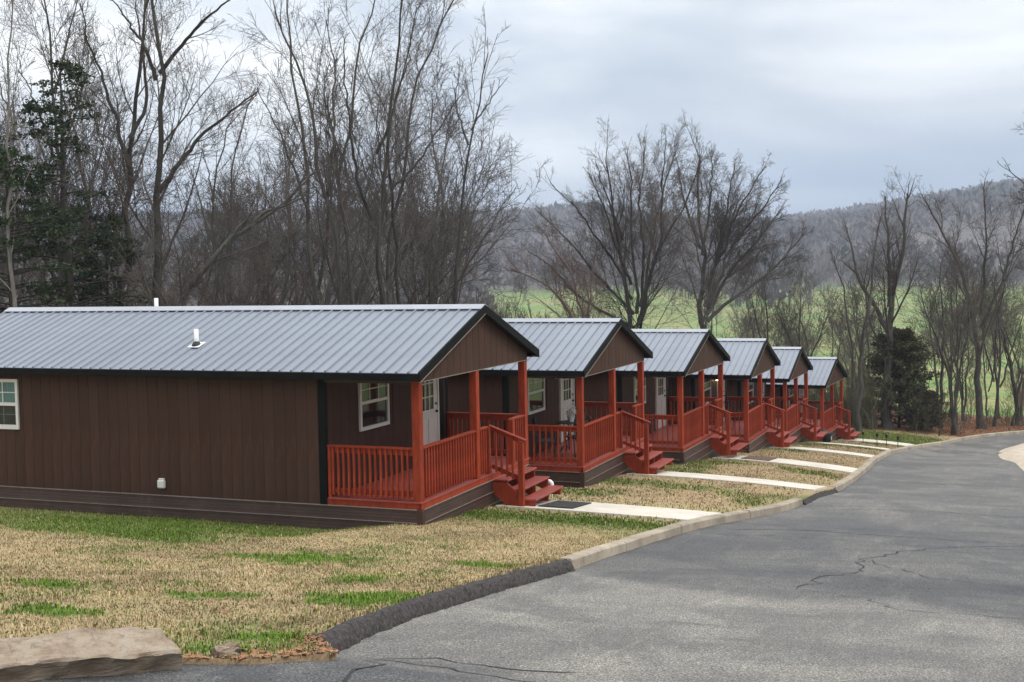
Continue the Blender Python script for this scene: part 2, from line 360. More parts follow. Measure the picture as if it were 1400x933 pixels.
# ground material: attribute Col = (green, litter, soil); beyond the tree line fields and woods by position
m, t, b = principled('ground_cover')
att = N(t, 'ShaderNodeAttribute', attribute_name='Col'); sp = N(t, 'ShaderNodeSeparateColor'); t.links.new(att.outputs['Color'], sp.inputs[0])
pos = N(t, 'ShaderNodeNewGeometry').outputs['Position']
fn = noise(t, pos, 26, 8, .7, (1, 1, 1)); mid = noise(t, pos, 3.2, 6, .65); coarse = noise(t, pos, .7, 4, .6)
dry = ramp(t, fn, [(.30, (.17, .12, .065)), (.48, (.39, .29, .165)), (.66, (.56, .44, .28)), (.8, (.64, .53, .36))])
dry = mixc(t, ramp(t, mid, [(.42, (0, 0, 0)), (.62, (.5, .5, .5))]), dry, (.33, .235, .12))
dry = mixc(t, ramp(t, coarse, [(.45, (0, 0, 0)), (.7, (.35, .35, .35))]), dry, (.27, .27, .11))
grn = ramp(t, fn, [(.3, (.035, .06, .012)), (.5, (.09, .16, .028)), (.7, (.16, .25, .05))])
grn = mixc(t, ramp(t, mid, [(.5, (0, 0, 0)), (.68, (.5, .5, .5))]), grn, (.22, .20, .07))
lit = ramp(t, fn, [(.3, (.07, .035, .02)), (.5, (.20, .10, .055)), (.7, (.33, .19, .115))])
soil = ramp(t, fn, [(.3, (.10, .065, .04)), (.6, (.24, .165, .10)), (.8, (.32, .24, .15))])
c = mixc(t, sp.outputs[2], dry, soil); c = mixc(t, sp.outputs[0], c, grn); c = mixc(t, sp.outputs[1], c, lit)
# valley fields and hill
fx = N(t, 'ShaderNodeVectorMath', operation='LENGTH'); t.links.new(pos, fx.inputs[0])
fld1 = noise(t, pos, .011, 4, .55, (1, 1.9, 1), .6); fld2 = noise(t, pos, .05, 5, .6, (1, 2.2, 1)); fld3 = noise(t, pos, .5, 5, .7)
fg = ramp(t, fld1, [(.34, (.135, .20, .07)), (.44, (.155, .235, .085)), (.50, (.20, .25, .115)), (.535, (.32, .27, .17)), (.56, (.15, .235, .085)), (.66, (.22, .27, .12)), (.72, (.30, .26, .16))])
fg = mixc(t, ramp(t, fld2, [(.48, (0, 0, 0)), (.60, (.85, .85, .85))]), fg, (.32, .26, .15))
fg = mixc(t, ramp(t, fld3, [(.4, (0, 0, 0)), (.66, (.55, .55, .55))]), fg, (.10, .125, .05))
hw = ramp(t, noise(t, pos, .02, 6, .7), [(.35, (.07, .062, .062)), (.6, (.13, .112, .105))])
mf = N(t, 'ShaderNodeMapRange'); mf.inputs[1].default_value = 560; mf.inputs[2].default_value = 620; t.links.new(fx.outputs['Value'], mf.inputs[0])
fg = mixc(t, 1.0, fg, (1.0, 1.08, .80), 'MULTIPLY'); fg = mixc(t, mf.outputs[0], fg, hw)
mf2 = N(t, 'ShaderNodeMapRange'); mf2.inputs[1].default_value = 80; mf2.inputs[2].default_value = 92; t.links.new(fx.outputs['Value'], mf2.inputs[0])
c = mixc(t, mf2.outputs[0], c, fg)
t.links.new(c, b.inputs['Base Color']); b.inputs['Roughness'].default_value = .95; b.inputs['Specular IOR Level'].default_value = .15
bump(t, fn, .55, .03, b); M['ground'] = m
# blades take the colour of the plant from the attribute
m, t, b = principled('grass_blade')
att = N(t, 'ShaderNodeAttribute', attribute_name='Col'); t.links.new(att.outputs['Color'], b.inputs['Base Color']); b.inputs['Roughness'].default_value = .8; b.inputs['Specular IOR Level'].default_value = .2
M['blade'] = m

# asphalt: Col.r = dark smoother seal, Col.g = pale coarse patch
m, t, b = principled('asphalt')
att = N(t, 'ShaderNodeAttribute', attribute_name='Col'); sp = N(t, 'ShaderNodeSeparateColor'); t.links.new(att.outputs['Color'], sp.inputs[0])
pos = N(t, 'ShaderNodeNewGeometry').outputs['Position']
fn = noise(t, pos, 64, 4, .66); mid = noise(t, pos, 5, 7, .65, (1, 1, 1), .5); big = noise(t, pos, .55, 5, .6, (1.1, .8, 1), .8, (4, 1, 0))
mp = N(t, 'ShaderNodeMapping'); mp.inputs['Rotation'].default_value = (0, 0, math.radians(23)); t.links.new(pos, mp.inputs[0])
strk = noise(t, mp.outputs[0], 1.4, 5, .6, (3.2, .35, 1), .3)
c = ramp(t, fn, [(.30, (.035, .034, .033)), (.40, (.06, .058, .056)), (.51, (.155, .151, .145)), (.60, (.31, .30, .285)), (.70, (.60, .58, .54))])
c = mixc(t, ramp(t, mid, [(.44, (0, 0, 0)), (.70, (.4, .4, .4))]), c, (.145, .138, .128))
c = mixc(t, ramp(t, big, [(.44, (0, 0, 0)), (.56, (.62, .62, .62))]), c, mixc(t, 1.0, c, (.48, .49, .53), 'MULTIPLY'))
c = mixc(t, ramp(t, strk, [(.55, (0, 0, 0)), (.7, (.5, .5, .5))]), c, mixc(t, 1.0, c, (1.55, 1.52, 1.46), 'MULTIPLY'))
tr1 = noise(t, pos, 1.0, 4, .6, (.22, 2.6, 1), .6, (2, 5, 0)); c = mixc(t, ramp(t, tr1, [(.50, (0, 0, 0)), (.60, (.24, .24, .24))]), c, mixc(t, 1.0, c, (.62, .63, .66), 'MULTIPLY'))
c = mixc(t, ramp(t, tr1, [(.33, (.14, .14, .14)), (.42, (0, 0, 0))]), c, mixc(t, 1.0, c, (1.45, 1.42, 1.36), 'MULTIPLY'))
c = mixc(t, sp.outputs[0], c, mixc(t, 1.0, c, (.50, .52, .58), 'MULTIPLY'))
c = mixc(t, sp.outputs[1], c, mixc(t, 1.0, c, (1.42, 1.39, 1.34), 'MULTIPLY'))
c = mixc(t, 1.0, c, (.94, .925, .89), 'MULTIPLY'); t.links.new(c, b.inputs['Base Color']); b.inputs['Specular IOR Level'].default_value = .3
rr = ramp(t, big, [(.4, (.78, .78, .78)), (.6, (.58, .58, .58))]); t.links.new(rr, b.inputs['Roughness'])
bump(t, fn, .8, .012, b); M['asphalt'] = m
for mm_ in (M['roof'],): pass
M['berm'] = simple('berm_asphalt', (.05, .044, .042), .95, 0, .75, 26, bmp=1.0, bscale=30, dirt=((.14, .13, .12), .6), spec=.2)
M['crack'] = simple('crack_dark', (.022, .022, .023), .9, 0, .4, 10)
# ------------------------------------------------------------------ ground sheet
def spaced(parts):
    out = []
    for a, b_, n in parts: out += list(np.linspace(a, b_, n, endpoint=False))
    return out+[parts[-1][1]]
def geo(a, b_, n): return list(np.geomspace(a, b_, n))
S = np.array([-x for x in geo(22, 3500, 12)][::-1] + spaced([(-21, -12.5, 12), (-12.4, 0, 90), (.1, 12, 60), (12.2, 50, 120), (50.3, 80, 40)]) + geo(83, 4500, 60))
Tneg = [-x for x in geo(16, 3500, 42)][::-1] + spaced([(-15, -8, 14), (-7.9, -.32, 54)]) + [-.22, -.10, 0.0]
Tpos = [.03, .3, .8, 2, 4, 6, 8, 10] + geo(12, 3500, 42)
T = np.array(Tneg+Tpos)
def sheet(name, S, T, left, hfun, mat, cfun=None, **kw):
    SS, TT = np.meshgrid(S, T, indexing='ij')
    fade = 1-smooth01((np.abs(TT)-30)/200)     # far out the grid no longer follows the kerb
    lf = np.clip(left(SS), -30, 40)
    X, Y = to_xy(SS, TT+lf*fade)
    Z = hfun(X, Y, SS, TT+lf*fade)
    V = np.stack([X, Y, Z], -1).reshape(-1, 3); n, m_ = SS.shape
    i = np.arange(n*m_).reshape(n, m_); F = np.stack([i[:-1, :-1], i[1:, :-1], i[1:, 1:], i[:-1, 1:]], -1).reshape(-1, 4)
    cols = cfun(V[:, 0], V[:, 1]) if cfun else None
    return np_mesh(name, V, F, mat, None, True, cols, **kw)
def ground_h(X, Y, s, t_):
    z = hg(X, Y)
    under = (t_ > tl(s)+.015) & (t_ < tr(s)+np.where(s > 44, 2.9, .6)) & (s > -50) & (s < 62)
    z = z-np.where((s > -9.8) & (s < -3.0) & (t_ > tl(s)-.105), .07, 0)
    return z-np.where(under, .32, 0)
g_ = sheet('ground', S, T, tl, ground_h, M['ground'], cover); tag(g_, kind='structure')
# ------------------------------------------------------------------ road
RS = np.array(spaced([(-30, -13, 20), (-12.6, 12, 130), (12.3, 64, 130)]))
fr_ = np.concatenate([[0, .015], np.linspace(.04, 1, 38)])
SS, FF = np.meshgrid(RS, fr_, indexing='ij'); LL = tl(SS); RR = tr(SS)
TT = LL+(RR-LL)*FF; X, Y = to_xy(SS, TT); Z = hroad(X, Y)
def road_cols(x, y):
    s, t_ = to_st(x, y); n = fbm(x, y, 2.2, 4)-.5
    # coarse paler overlay in the foreground, older dark seal beyond its edge and on the side drive
    edge = np.interp(t_, [3.5, 5, 6.6, 7.7, 9, 14], [-2.8, -3.6, -4.1, -3.4, -4.2, -5.5])
    pale = smooth01((edge-s+n*.5)/.35)*smooth01((s+9.75-.35*(t_-4.5)*0+n*.5)/.25)
    drive = smooth01((-9.75-.12*(t_-4.6)-s+n*.4)/.25)
    mid_ = smooth01((s-edge-n*.5)/.3)*smooth01((9-s)/4)*.55
    far = smooth01((s-25)/15)*.28
    rut = smooth01((n-.02)/.15)*.3*smooth01((s+4)/2)
    return np.stack([np.clip(drive*.8+mid_*(.65+1.4*np.clip(n+.2, 0, 1))+rut, 0, 1), np.clip(pale*.8+far, 0, 1), n*0], -1)
V = np.stack([X, Y, Z], -1).reshape(-1, 3); n, m_ = SS.shape; i = np.arange(n*m_).reshape(n, m_)
F = np.stack([i[:-1, :-1], i[1:, :-1], i[1:, 1:], i[:-1, 1:]], -1).reshape(-1, 4)
road = np_mesh('road', V, F, M['asphalt'], None, True, road_cols(V[:, 0], V[:, 1])); tag(road, kind='structure')
def ribbon(name, pts, w, mat, parent, lift=.004, seed=0, jit=.05, step=.18):
    """thin crack laid along the road surface through (s,t) points"""
    rg = np.random.default_rng(seed); P = []
    for (a, b_) in zip(pts[:-1], pts[1:]):
        a = np.array(a); b_ = np.array(b_); k = max(2, int(np.linalg.norm(b_-a)/step))
        for q in range(k): P.append(a+(b_-a)*q/k)
    P.append(np.array(pts[-1])); P = np.array(P)+rg.normal(0, jit, (len(P), 2)); P[0] = pts[0]
    d = np.gradient(P, axis=0); d /= np.linalg.norm(d, axis=1, keepdims=True)+1e-9; nn = np.stack([-d[:, 1], d[:, 0]], 1)
    ww = w*(.35+.9*rg.random(len(P)))[:, None]; ww[0] = ww[-1] = .003
    A, B = P+nn*ww, P-nn*ww; vv = []
    for q in range(len(P)):
        for c_ in (A[q], B[q]):
            x, y = to_xy(*c_); vv.append((x, y, float(hroad(x, y))+lift))
    return mesh_obj(name, vv, [[2*q, 2*q+2, 2*q+3, 2*q+1] for q in range(len(P)-1)], mat, parent)
CR = [([(-9.7, 4.67), (-9.69, 5.04), (-9.79, 5.51), (-9.9, 6.4), (-10.0, 7.6)], .030), ([(-9.7, 4.7), (-9.35, 5.0), (-9.4, 5.6), (-9.2, 6.2)], .018), ([(-9.7, 4.8), (-10.6, 5.0), (-11.4, 5.6), (-12, 6.6)], .022),
      ([(-2.98, 6.57), (-1.5, 6.6), (-.6, 6.95), (.94, 6.79), (2.8, 7.54), (4.3, 9.2)], .03), ([(.94, 6.79), (-.6, 7.9), (-1.2, 9.4), (-1.6, 10.5)], .02), ([(-3.0, 6.6), (-3.4, 7.4), (-4.1, 7.9), (-3.9, 9.2), (-4.2, 10.6)], .018),
      ([(3.6, 4.1), (4.33, 5.32), (4.2, 7), (4.3, 8.9), (4.6, 11)], .035), ([(2.6, 3.9), (3.2, 5.4), (3.0, 7.2), (3.4, 9)], .02), ([(8.5, 5), (9.1, 7), (8.8, 9.5)], .03), ([(13.6, 5), (14.2, 7.4), (14, 9.2)], .035), ([(18.3, 5), (18.0, 6.5), (18.6, 8.6)], .03), ([(-6.6, 5.9), (-6.4, 6.3), (-6.5, 6.7)], .02)]
for k_, (pts, w) in enumerate(CR): ribbon('road_crack', pts, w*(.42 if k_ > 2 else .6), M['crack'], road, .004+.0006*k_, k_)
# sandy island on the right of the road
isl_s = np.array(spaced([(14, 47.2, 90)])); TTi = np.linspace(0, 1, 12)
SS, FF = np.meshgrid(isl_s, TTi, indexing='ij'); L0 = tr(SS)+.02; TT = L0+(np.minimum(3.2, 40)+0*SS)*FF
X, Y = to_xy(SS, TT); Z = hnear(X, Y)-.125+.20*smooth01(FF*5)+(fbm(X, Y, .8, 3)-.5)*.05*np.clip(FF*4, 0, 1)
V = np.stack([X, Y, Z], -1).reshape(-1, 3); n, m_ = SS.shape; i = np.arange(n*m_).reshape(n, m_)
F = np.stack([i[:-1, :-1], i[1:, :-1], i[1:, 1:], i[:-1, 1:]], -1).reshape(-1, 4)
tag(np_mesh('sandy_verge', V, F, M['gravel'], None, True), kind='structure')

# ------------------------------------------------------------------ kerbs
def along(s0, s1, step, off):
    s = np.linspace(s0, s1, max(2, int(abs(s1-s0)/step)+1)); return [(float(a), float(tl(a))+off) for a in s]
def sweep(name, st_pts, prof, mat, parent, jit=0.0, seed=0, base=hnear, capend=True):
    """profile [(offset outwards, height)] swept along (s,t) points"""
    rg = np.random.default_rng(seed); P = np.array(st_pts); d = np.gradient(P, axis=0); d /= np.linalg.norm(d, axis=1, keepdims=True); nn = np.stack([-d[:, 1], d[:, 0]], 1)
    V = []; k = len(prof)
    for q in range(len(P)):
        x0, y0 = to_xy(*P[q]); z0 = float(base(x0, y0))
        for (o_, h) in prof:
            c_ = P[q]+nn[q]*(o_+rg.normal(0, jit)); x, y = to_xy(*c_); V.append((x, y, z0+h+rg.normal(0, jit*.6)))
    F = [[q*k+j, (q+1)*k+j, (q+1)*k+(j+1) % k, q*k+(j+1) % k] for q in range(len(P)-1) for j in range(k)]
    F += [list(range(k)), list(range((len(P)-1)*k, len(P)*k))[::-1]]
    o = mesh_obj(name, V, F, mat, parent, smooth=False); bm = bmesh.new(); bm.from_mesh(o.data); bmesh.ops.recalc_face_normals(bm, faces=bm.faces); bm.to_mesh(o.data); bm.free()
    return o
kerb = empty('kerb', (0, 0, 0)); tag(kerb, kind='structure')
KP = [(-.17, -.30), (-.17, .008), (-.155, .022), (0.0, .022), (.022, .0), (.03, -.30)]
for (a, b_) in [(-3.0, -.3), (-.28, 2.3), (2.32, 5.62), (5.68, 8.9), (13.0, 15.7), (15.72, 18.4), (18.42, 21.2), (21.22, 25.2), (25.22, 29.5), (29.52, 33.5), (33.52, 38), (38.02, 42), (42.02, 46), (46.02, 50), (50.02, 53)]:
    sweep('kerb_segment', along(a, b_, .3, 0), KP, M['kerb'], kerb, .0025, int(a*10) % 97)
broken = sweep('asphalt_lip', along(8.95, 12.95, .12, 0), [(-.10, -.3), (-.10, -.03), (-.04, .0), (.02, -.03), (.08, -.115), (.09, -.3)], M['berm'], kerb, .008, 5)
for a in ():
    b_ = a+3.38; s_ = np.linspace(a, b_, 12)
    sweep('kerb_segment', [(float(q), float(tr(q))) for q in s_], [(-.03, -.30), (-.03, .0), (0, .03), (.12, .03), (.12, -.3)], M['kerb'], kerb, .004, int(a))
# rolled asphalt berm that replaces the kerb near the drive
bp = along(-9.72, -3.08, .09, 0)
berm = sweep('asphalt_berm', bp, [(-.12, -.28), (-.115, .0), (-.08, .014), (-.03, .018), (.02, -.004), (.055, -.06), (.08, -.12), (.09, -.28)], M['berm'], None, .009, 3)
berm.data.polygons.foreach_set('use_smooth', [True]*len(berm.data.polygons)); tag(berm, kind='structure')

# ------------------------------------------------------------------ cabins
ZO = .5
Wd, LP, LB, HP = 4.96, 1.73, 10.4, 2.13
RE, RR_, OV, OU = 2.235, 3.20, .14, .27
def build_cabin(sp_side, sp_front):
    C = empty('cabin', (0, 0, 0))
    z = ZO
    # hull behind the boards
    def wall(name, a, b_): return box(name, C, a, b_, M['siding'])
    wn = wall('wall', (.03, LP+.03, z), (.12, LB-.12, z+HP)); wf = wall('wall', (Wd-.12, LP+.03, z), (Wd-.03, LB-.12, z+HP))
    wb = wall('wall', (.12, LB-.12, z), (Wd-.12, LB-.03, z+HP)); wd = wall('wall', (.12, LP+.03, z), (Wd-.12, LP+.12, z+HP))
    for w_ in (wn, wf, wb, wd): pass
    def local(o, parent):      # keep placement, move below a part
        pl_ = parent.location; o.parent = parent; o.location = (o.location[0]-pl_[0], o.location[1]-pl_[1], o.location[2]-pl_[2]); return o
    pitch = .213; gp = .28; jr = random.Random(5)
    y = LP+.13
    while y < LB-.05:      # long side walls, boards one by one (near and far side)
        y1 = min(y+pitch-.006, LB-.01)
        local(box('siding_board', C, (0, y, z+.005), (.03, y1, z+HP-.005), M['siding']), wn)
        local(box('siding_board', C, (Wd-.03, y, z+.005), (Wd, y1, z+HP-.005), M['siding']), wf)
        y += pitch
    x = .0
    k = 0
    while x < Wd-.02:      # wall behind the porch
        x1 = min(x+gp-.007, Wd)
        segs = [(z+.12, z+HP-.005)]
        if x1 > 1.13 and x < 2.37: segs = [(z+.12, z+1.04), (z+2.07, z+HP-.005)]
        if x1 > 3.44 and x < 4.50: segs = []
        for (za, zb) in segs: local(box('siding_board', C, (x, LP, za), (x1, LP+.03, zb), M['siding']), wd)
        if x1 > 1.13 and x < 1.2 or (x < 2.37 and x1 > 2.37): local(box('siding_board', C, (max(x, 2.31) if x > 2 else x, LP+.012, z+1.04), (x1 if x > 2 else 1.2, LP+.028, z+2.07), M['siding']), wd)
        x += gp
    # dark corner trims
    for xx in (-.012, Wd-.08): box('corner_trim', C, (xx, LP-.012, z), (xx+.092, LP+.12, z+HP), M['black'], .004)
    for xx in (-.012, Wd-.08): box('corner_trim', C, (xx, LB-.09, z), (xx+.092, LB+.012, z+HP), M['black'], .004)
    box('door_trim', C, (4.50, LP-.014, z+.12), (4.72, LP+.032, z+HP), M['black'], .003)
    # skirting: lapped boards, sky highlight on their lips painted as pale strips, corner posts
    for c_, (za, zb) in enumerate([(-.215, -.006), (-.435, -.222), (-.66, -.442), (-.90, -.667)]):
        for (axis, fixed, sgn, lo, hi) in (('y', 0, -1, .07, LB-.07), ('y', Wd, 1, .07, LB-.07), ('x', 0, -1, .07, Wd-.07), ('x', LB, 1, .07, Wd-.07)):
            pr = []
            n_ = 4
            for q in range(n_+1):
                zz = zb+(za-zb)*q/n_; out = .004+.020*q/n_
                pr.append((out, zz)); 
                if q < n_: pr.append((out+.007, zz+(za-zb)/n_*.82))
            pr += [(-.02, za), (-.02, zb)]
            if axis == 'y': poly = [(fixed+sgn*o_, z+h) for o_, h in pr]; prism('skirting_board', C, poly, 1, lo, hi, M['skirt'])
            else: poly = [(fixed+sgn*o_, z+h) for o_, h in pr]; prism('skirting_board', C, poly, 0, lo, hi, M['skirt'])
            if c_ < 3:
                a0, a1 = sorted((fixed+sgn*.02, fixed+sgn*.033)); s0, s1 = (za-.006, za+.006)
                if axis == 'y': box('skirting_lip_highlight', C, (a0, lo, z+s0), (a1, hi, z+s1), M['strip'])
                else: box('skirting_lip_highlight', C, (lo, a0, z+s0), (hi, a1, z+s1), M['strip'])
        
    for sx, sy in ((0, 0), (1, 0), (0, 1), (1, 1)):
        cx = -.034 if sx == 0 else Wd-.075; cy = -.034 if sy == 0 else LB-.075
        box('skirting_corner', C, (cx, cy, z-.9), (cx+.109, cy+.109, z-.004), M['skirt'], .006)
    for (a, b_) in (((-.03, .075, z-.006), (.0, LB-.08, z+.006)), ((.075, -.03, z-.006), (Wd-.075, 0, z+.006))): box('skirting_lip_highlight', C, a, b_, M['strip'])
    # deck: rim and boards running along the front
    dk = empty('deck', (0, 0, z), parent=C)
    def b2(name, a, b_, mat, parent, bev=0.0): return box(name, parent, a, b_, mat, bev)
    b2('rim_board', (.0, -.006, .002), (Wd, .034, .10), M['red'], dk); b2('rim_board', (-.006, .036, .002), (.034, LP-.014, .10), M['red'], dk); b2('rim_board', (Wd-.034, .036, .002), (Wd+.006, LP-.014, .10), M['red'], dk)
    yy = -.02
    while yy < LP-.03:
        y1 = min(yy+.138, LP-.016); b2('deck_board', (-.02, yy, .101), (Wd+.02, y1, .126), M['deckred'], dk, .003); yy += .144
    # posts
    for px_ in (0, 2.37, Wd-.14): box('porch_post', C, (px_, .0 if px_ != 2.37 else .0, z+.127 if px_ == 2.37 else z-.0), (px_+.14, .14, z+HP-.001), M['red'], .008)
    # beam, ceiling
    box('porch_ceiling', C, (.03, .05, z+HP+.004), (Wd-.03, LP+.02, z+HP+.03), M['soffit'])
    box('header_beam', C, (.0, .143, z+HP-.09), (.09, LP-.015, z+HP), M['soffit']); box('header_beam', C, (Wd-.09, .143, z+HP-.09), (Wd, LP-.015, z+HP), M['soffit'])
    # railings
    D = .126
    def rail_x(x0, x1, y0, nm='railing'):
        r = empty(nm, (x0, y0, z), parent=C); L = x1-x0
        b2('top_rail', (0, -.02, .965), (L, .075, 1.0), M['red'], r, .004); b2('rail_bar', (0, .022, .87), (L, .058, .962), M['red'], r); b2('rail_bar', (0, .022, D+.07), (L, .058, D+.155), M['red'], r)
        n_ = max(1, int(round(L/sp_front))-1)
        for q in range(n_):
            xx = (q+1)*L/(n_+1); b2('baluster', (xx-.018, -.015, D+.04), (xx+.018, .021, .955), M['red'], r, .003)
        return r
    def rail_y(x, y0, y1, sgn):
        r = empty('railing', (x, y0, z), parent=C); L = y1-y0
        def bx(nm, a, b_, c_, d_, e_, f_, bev=0): x0_, x1_ = sorted((sgn*a, sgn*d_)); return b2(nm, (x0_, b_, c_), (x1_, e_, f_), M['red'], r, bev)
        bx('top_rail', -.075, 0, .965, .02, L, 1.0, .004); bx('rail_bar', -.058, 0, .87, -.022, L, .962); bx('rail_bar', -.058, 0, D+.07, -.022, L, D+.155)
        n_ = int(round(L/sp_side))-1
        for q in range(n_):
            yy_ = (q+1)*L/(n_+1); bx('baluster', -.021, yy_-.018, D+.04, .015, yy_+.018, .955, .003)
        bx('end_post', -.06, L-.06, D+.001, .012, L-.002, .964, .003)
    rail_y(.03, .142, LP-.02, -1); rail_y(Wd-.03, .142, LP-.02, 1)
    rail_x(.142, 2.368, .03); rail_x(2.512, 2.93, .03); rail_x(4.17, Wd-.142, .03)
    box('end_post', C, (2.93, .0, z-.1), (3.02, .09, z+.985), M['red'], .005); box('end_post', C, (4.08, -.02, z+.127), (4.17, .09, z+.985), M['red'], .005)
    # stair with one sloping handrail
    stt = empty('stair', (3.0, 0, z), parent=C)
    for (x0_, zt, y0_, y1_) in ((.06, .005, -.30, -.008), (.10, -.165, -.56, -.27), (.10, -.335, -.84, -.54)):
        b2('tread', (x0_, y0_, zt-.038), (1.62, y1_, zt), M['deckred'], stt, .006)
    for xs in (.115, .84, 1.55):
        prism('stringer', stt, [(-.008, -.036), (-.27, -.036), (-.27, -.206), (-.545, -.206), (-.545, -.376), (-.80, -.376), (-.80, -.50), (-.62, -.50), (-.008, -.19)], 0, xs, xs+.04, M['red'])
    prism('stair_panel', stt, [(-.002, -.045), (-.29, -.045), (-.56, -.27), (-.56, -.52), (-.36, -.52), (-.002, -.24)], 0, .03, .065, M['red'])
    b2('newel', (-.02, -.63, -.50), (.08, -.53, .73), M['red'], stt, .006)
    beam('handrail', stt, (.03, .04, 1.0), (.03, -.68, .742), .095, .036, M['red'], .004)
    beam('rail_bar', stt, (.045, .02, .955-.0), (.045, -.53, .745), .034, .075, M['red']); beam('rail_bar', stt, (.045, .0, .255), (.045, -.53, .055), .034, .075, M['red'])
    for q in range(4):
        yy_ = -.10-.107*q; zt = .94+yy_*.36; zb = .25+yy_*.37-.06; b2('baluster', (-.012, yy_-.017, zb), (.024, yy_+.017, zt), M['red'], stt, .003)
    # gable
    gb = prism('gable_backing', C, [(.01, z+HP+.004), (Wd-.01, z+HP+.004), (Wd/2, z+RR_-.07)], 1, .03, .05, M['siding'])
    sl_ = (RR_-RE)/(Wd/2+OU)
    def roofz(x_): return RE+(x_+OU)*sl_ if x_ < Wd/2 else RE+(Wd+OU-x_)*sl_
    x = 0.004
    while x < Wd-.03:
        x1 = min(x+gp-.012, Wd-.004); za, zb = roofz(x)-.075, roofz(x1)-.075
        poly = [(x, z+HP-.055), (x1, z+HP-.055), (x1, z+zb), (x, z+za)]
        if x < Wd/2 < x1: poly = [(x, z+HP-.055), (x1, z+HP-.055), (x1, z+zb), (Wd/2, z+RR_-.075), (x, z+za)]
        prism('gable_board', C, poly, 1, -.004, .029, M['siding']); x += gp
    prism('gable_backing', C, [(.01, z+HP), (Wd-.01, z+HP), (Wd/2, z+RR_-.07)], 1, LB-.05, LB-.001, M['siding'])
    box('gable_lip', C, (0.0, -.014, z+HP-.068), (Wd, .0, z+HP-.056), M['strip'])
    # roof
    slope = math.atan(sl_); SL = (Wd/2+OU)/math.cos(slope); LR = LB+.14+OV
    rib = .213; n_ = int(LR/rib); rib = LR/n_
    prof = [(0, 0), (rib-.044, 0), (rib-.034, .030), (rib-.014, .030), (rib, 0)]
    V = [(xx, yy_, zz) for xx in (0, SL) for (yy_, zz) in prof]; V += [(xx, yy_, -.012) for xx in (0, SL) for yy_ in (0, rib)]
    F = [[q, q+1, 6+q, 5+q] for q in range(4)] + [[10, 12, 13, 11], [0, 10, 11, 4, 3, 2, 1], [5, 6, 7, 8, 9, 13, 12], [0, 5, 12, 10], [4, 11, 13, 9]]
    pm = bpy.data.meshes.new('roof_panel'); pm.from_pydata(V, [], F); bm = bmesh.new(); bm.from_mesh(pm); bmesh.ops.recalc_face_normals(bm, faces=bm.faces); bm.to_mesh(pm); bm.free(); pm.materials.append(M['roof'])
    for side in (0, 1):
        sl_o = empty('roof_slope', (-OU if side == 0 else Wd+OU, -OV if side == 0 else LR-OV, z+RE), parent=C); sl_o.rotation_euler = (0, -slope, 0 if side == 0 else math.pi)
        if side: sl_o.rotation_euler = (0, -slope, math.pi); sl_o.rotation_mode = 'XYZ'
        for q in range(n_):
            o = bpy.data.objects.new('roof_panel', pm); o.parent = sl_o; o.location = (0, q*rib, 0); link(o)
    # ridge cap with a dark closure strip under its wings
    rz_ = z+RR_
    prism('ridge_cap', C, [(Wd/2-.19, rz_-.19*sl_+.028), (Wd/2-.19, rz_-.19*sl_+.038), (Wd/2-.02, rz_+.045), (Wd/2+.02, rz_+.045), (Wd/2+.19, rz_-.19*sl_+.038), (Wd/2+.19, rz_-.19*sl_+.028), (Wd/2, rz_+.03)], 1, -OV-.015, LR-OV+.015, M['ridge'])
    for sg in (-1, 1): prism('closure_strip', C, sorted([(Wd/2+sg*.16, rz_-.16*sl_+.002), (Wd/2+sg*.175, rz_-.175*sl_+.002), (Wd/2+sg*.175, rz_-.175*sl_+.027), (Wd/2+sg*.16, rz_-.16*sl_+.027)], key=lambda p_: math.atan2(p_[1]-(rz_-.1675*sl_+.0145), p_[0]-(Wd/2+sg*.1675))), 1, -OV, LR-OV, M['gap'])
    # eave fascia, rake trims (front and back), soffit under the rakes
    for sx in (0, 1):
        xa, xb = (-OU-.012, -OU+.012) if sx == 0 else (Wd+OU-.012, Wd+OU+.012)
        box('eave_fascia', C, (xa, -OV, z+RE-.125), (xb, LR-OV, z+RE-.014), M['black'])
        xs0, xs1 = (-OU+.013, -.001) if sx == 0 else (Wd+.001, Wd+OU-.013)
        box('soffit', C, (xs0, -OV+.02, z+RE-.11), (xs1, LR-OV-.02, z+RE-.09), M['soffit'])
    for yb in (0, 1):
        y0_, y1_ = (-OV-.022, -OV+.012) if yb == 0 else (LR-OV-.012, LR-OV+.022)
        for sx in (0, 1):
            xe = -OU-.02 if sx == 0 else Wd+OU+.02; ze = z+RE-.02*sl_
            pts = [(xe, ze-.125), (xe, ze+.026), (Wd/2, rz_+.034), (Wd/2, rz_-.115)]
            if sx: pts = pts[::-1]
            prism('rake_trim', C, pts, 1, y0_+.001*sx, y1_, M['black'])
            pts = [(xe+(.03 if sx == 0 else -.03), ze-.11), (Wd/2, rz_-.075), (Wd/2, rz_-.06), (xe+(.03 if sx == 0 else -.03), ze-.095)]
            if yb == 0: prism('rake_soffit', C, pts, 1, y1_+.001, -.001, M['black'])
        # bright drip edge under the near rake
    prism('drip_edge', C, [(-OU, z+RE-.15), (Wd/2, rz_-.137), (Wd/2, rz_-.125), (-OU, z+RE-.138)], 1, -OV-.024, -OV-.012, M['strip'])
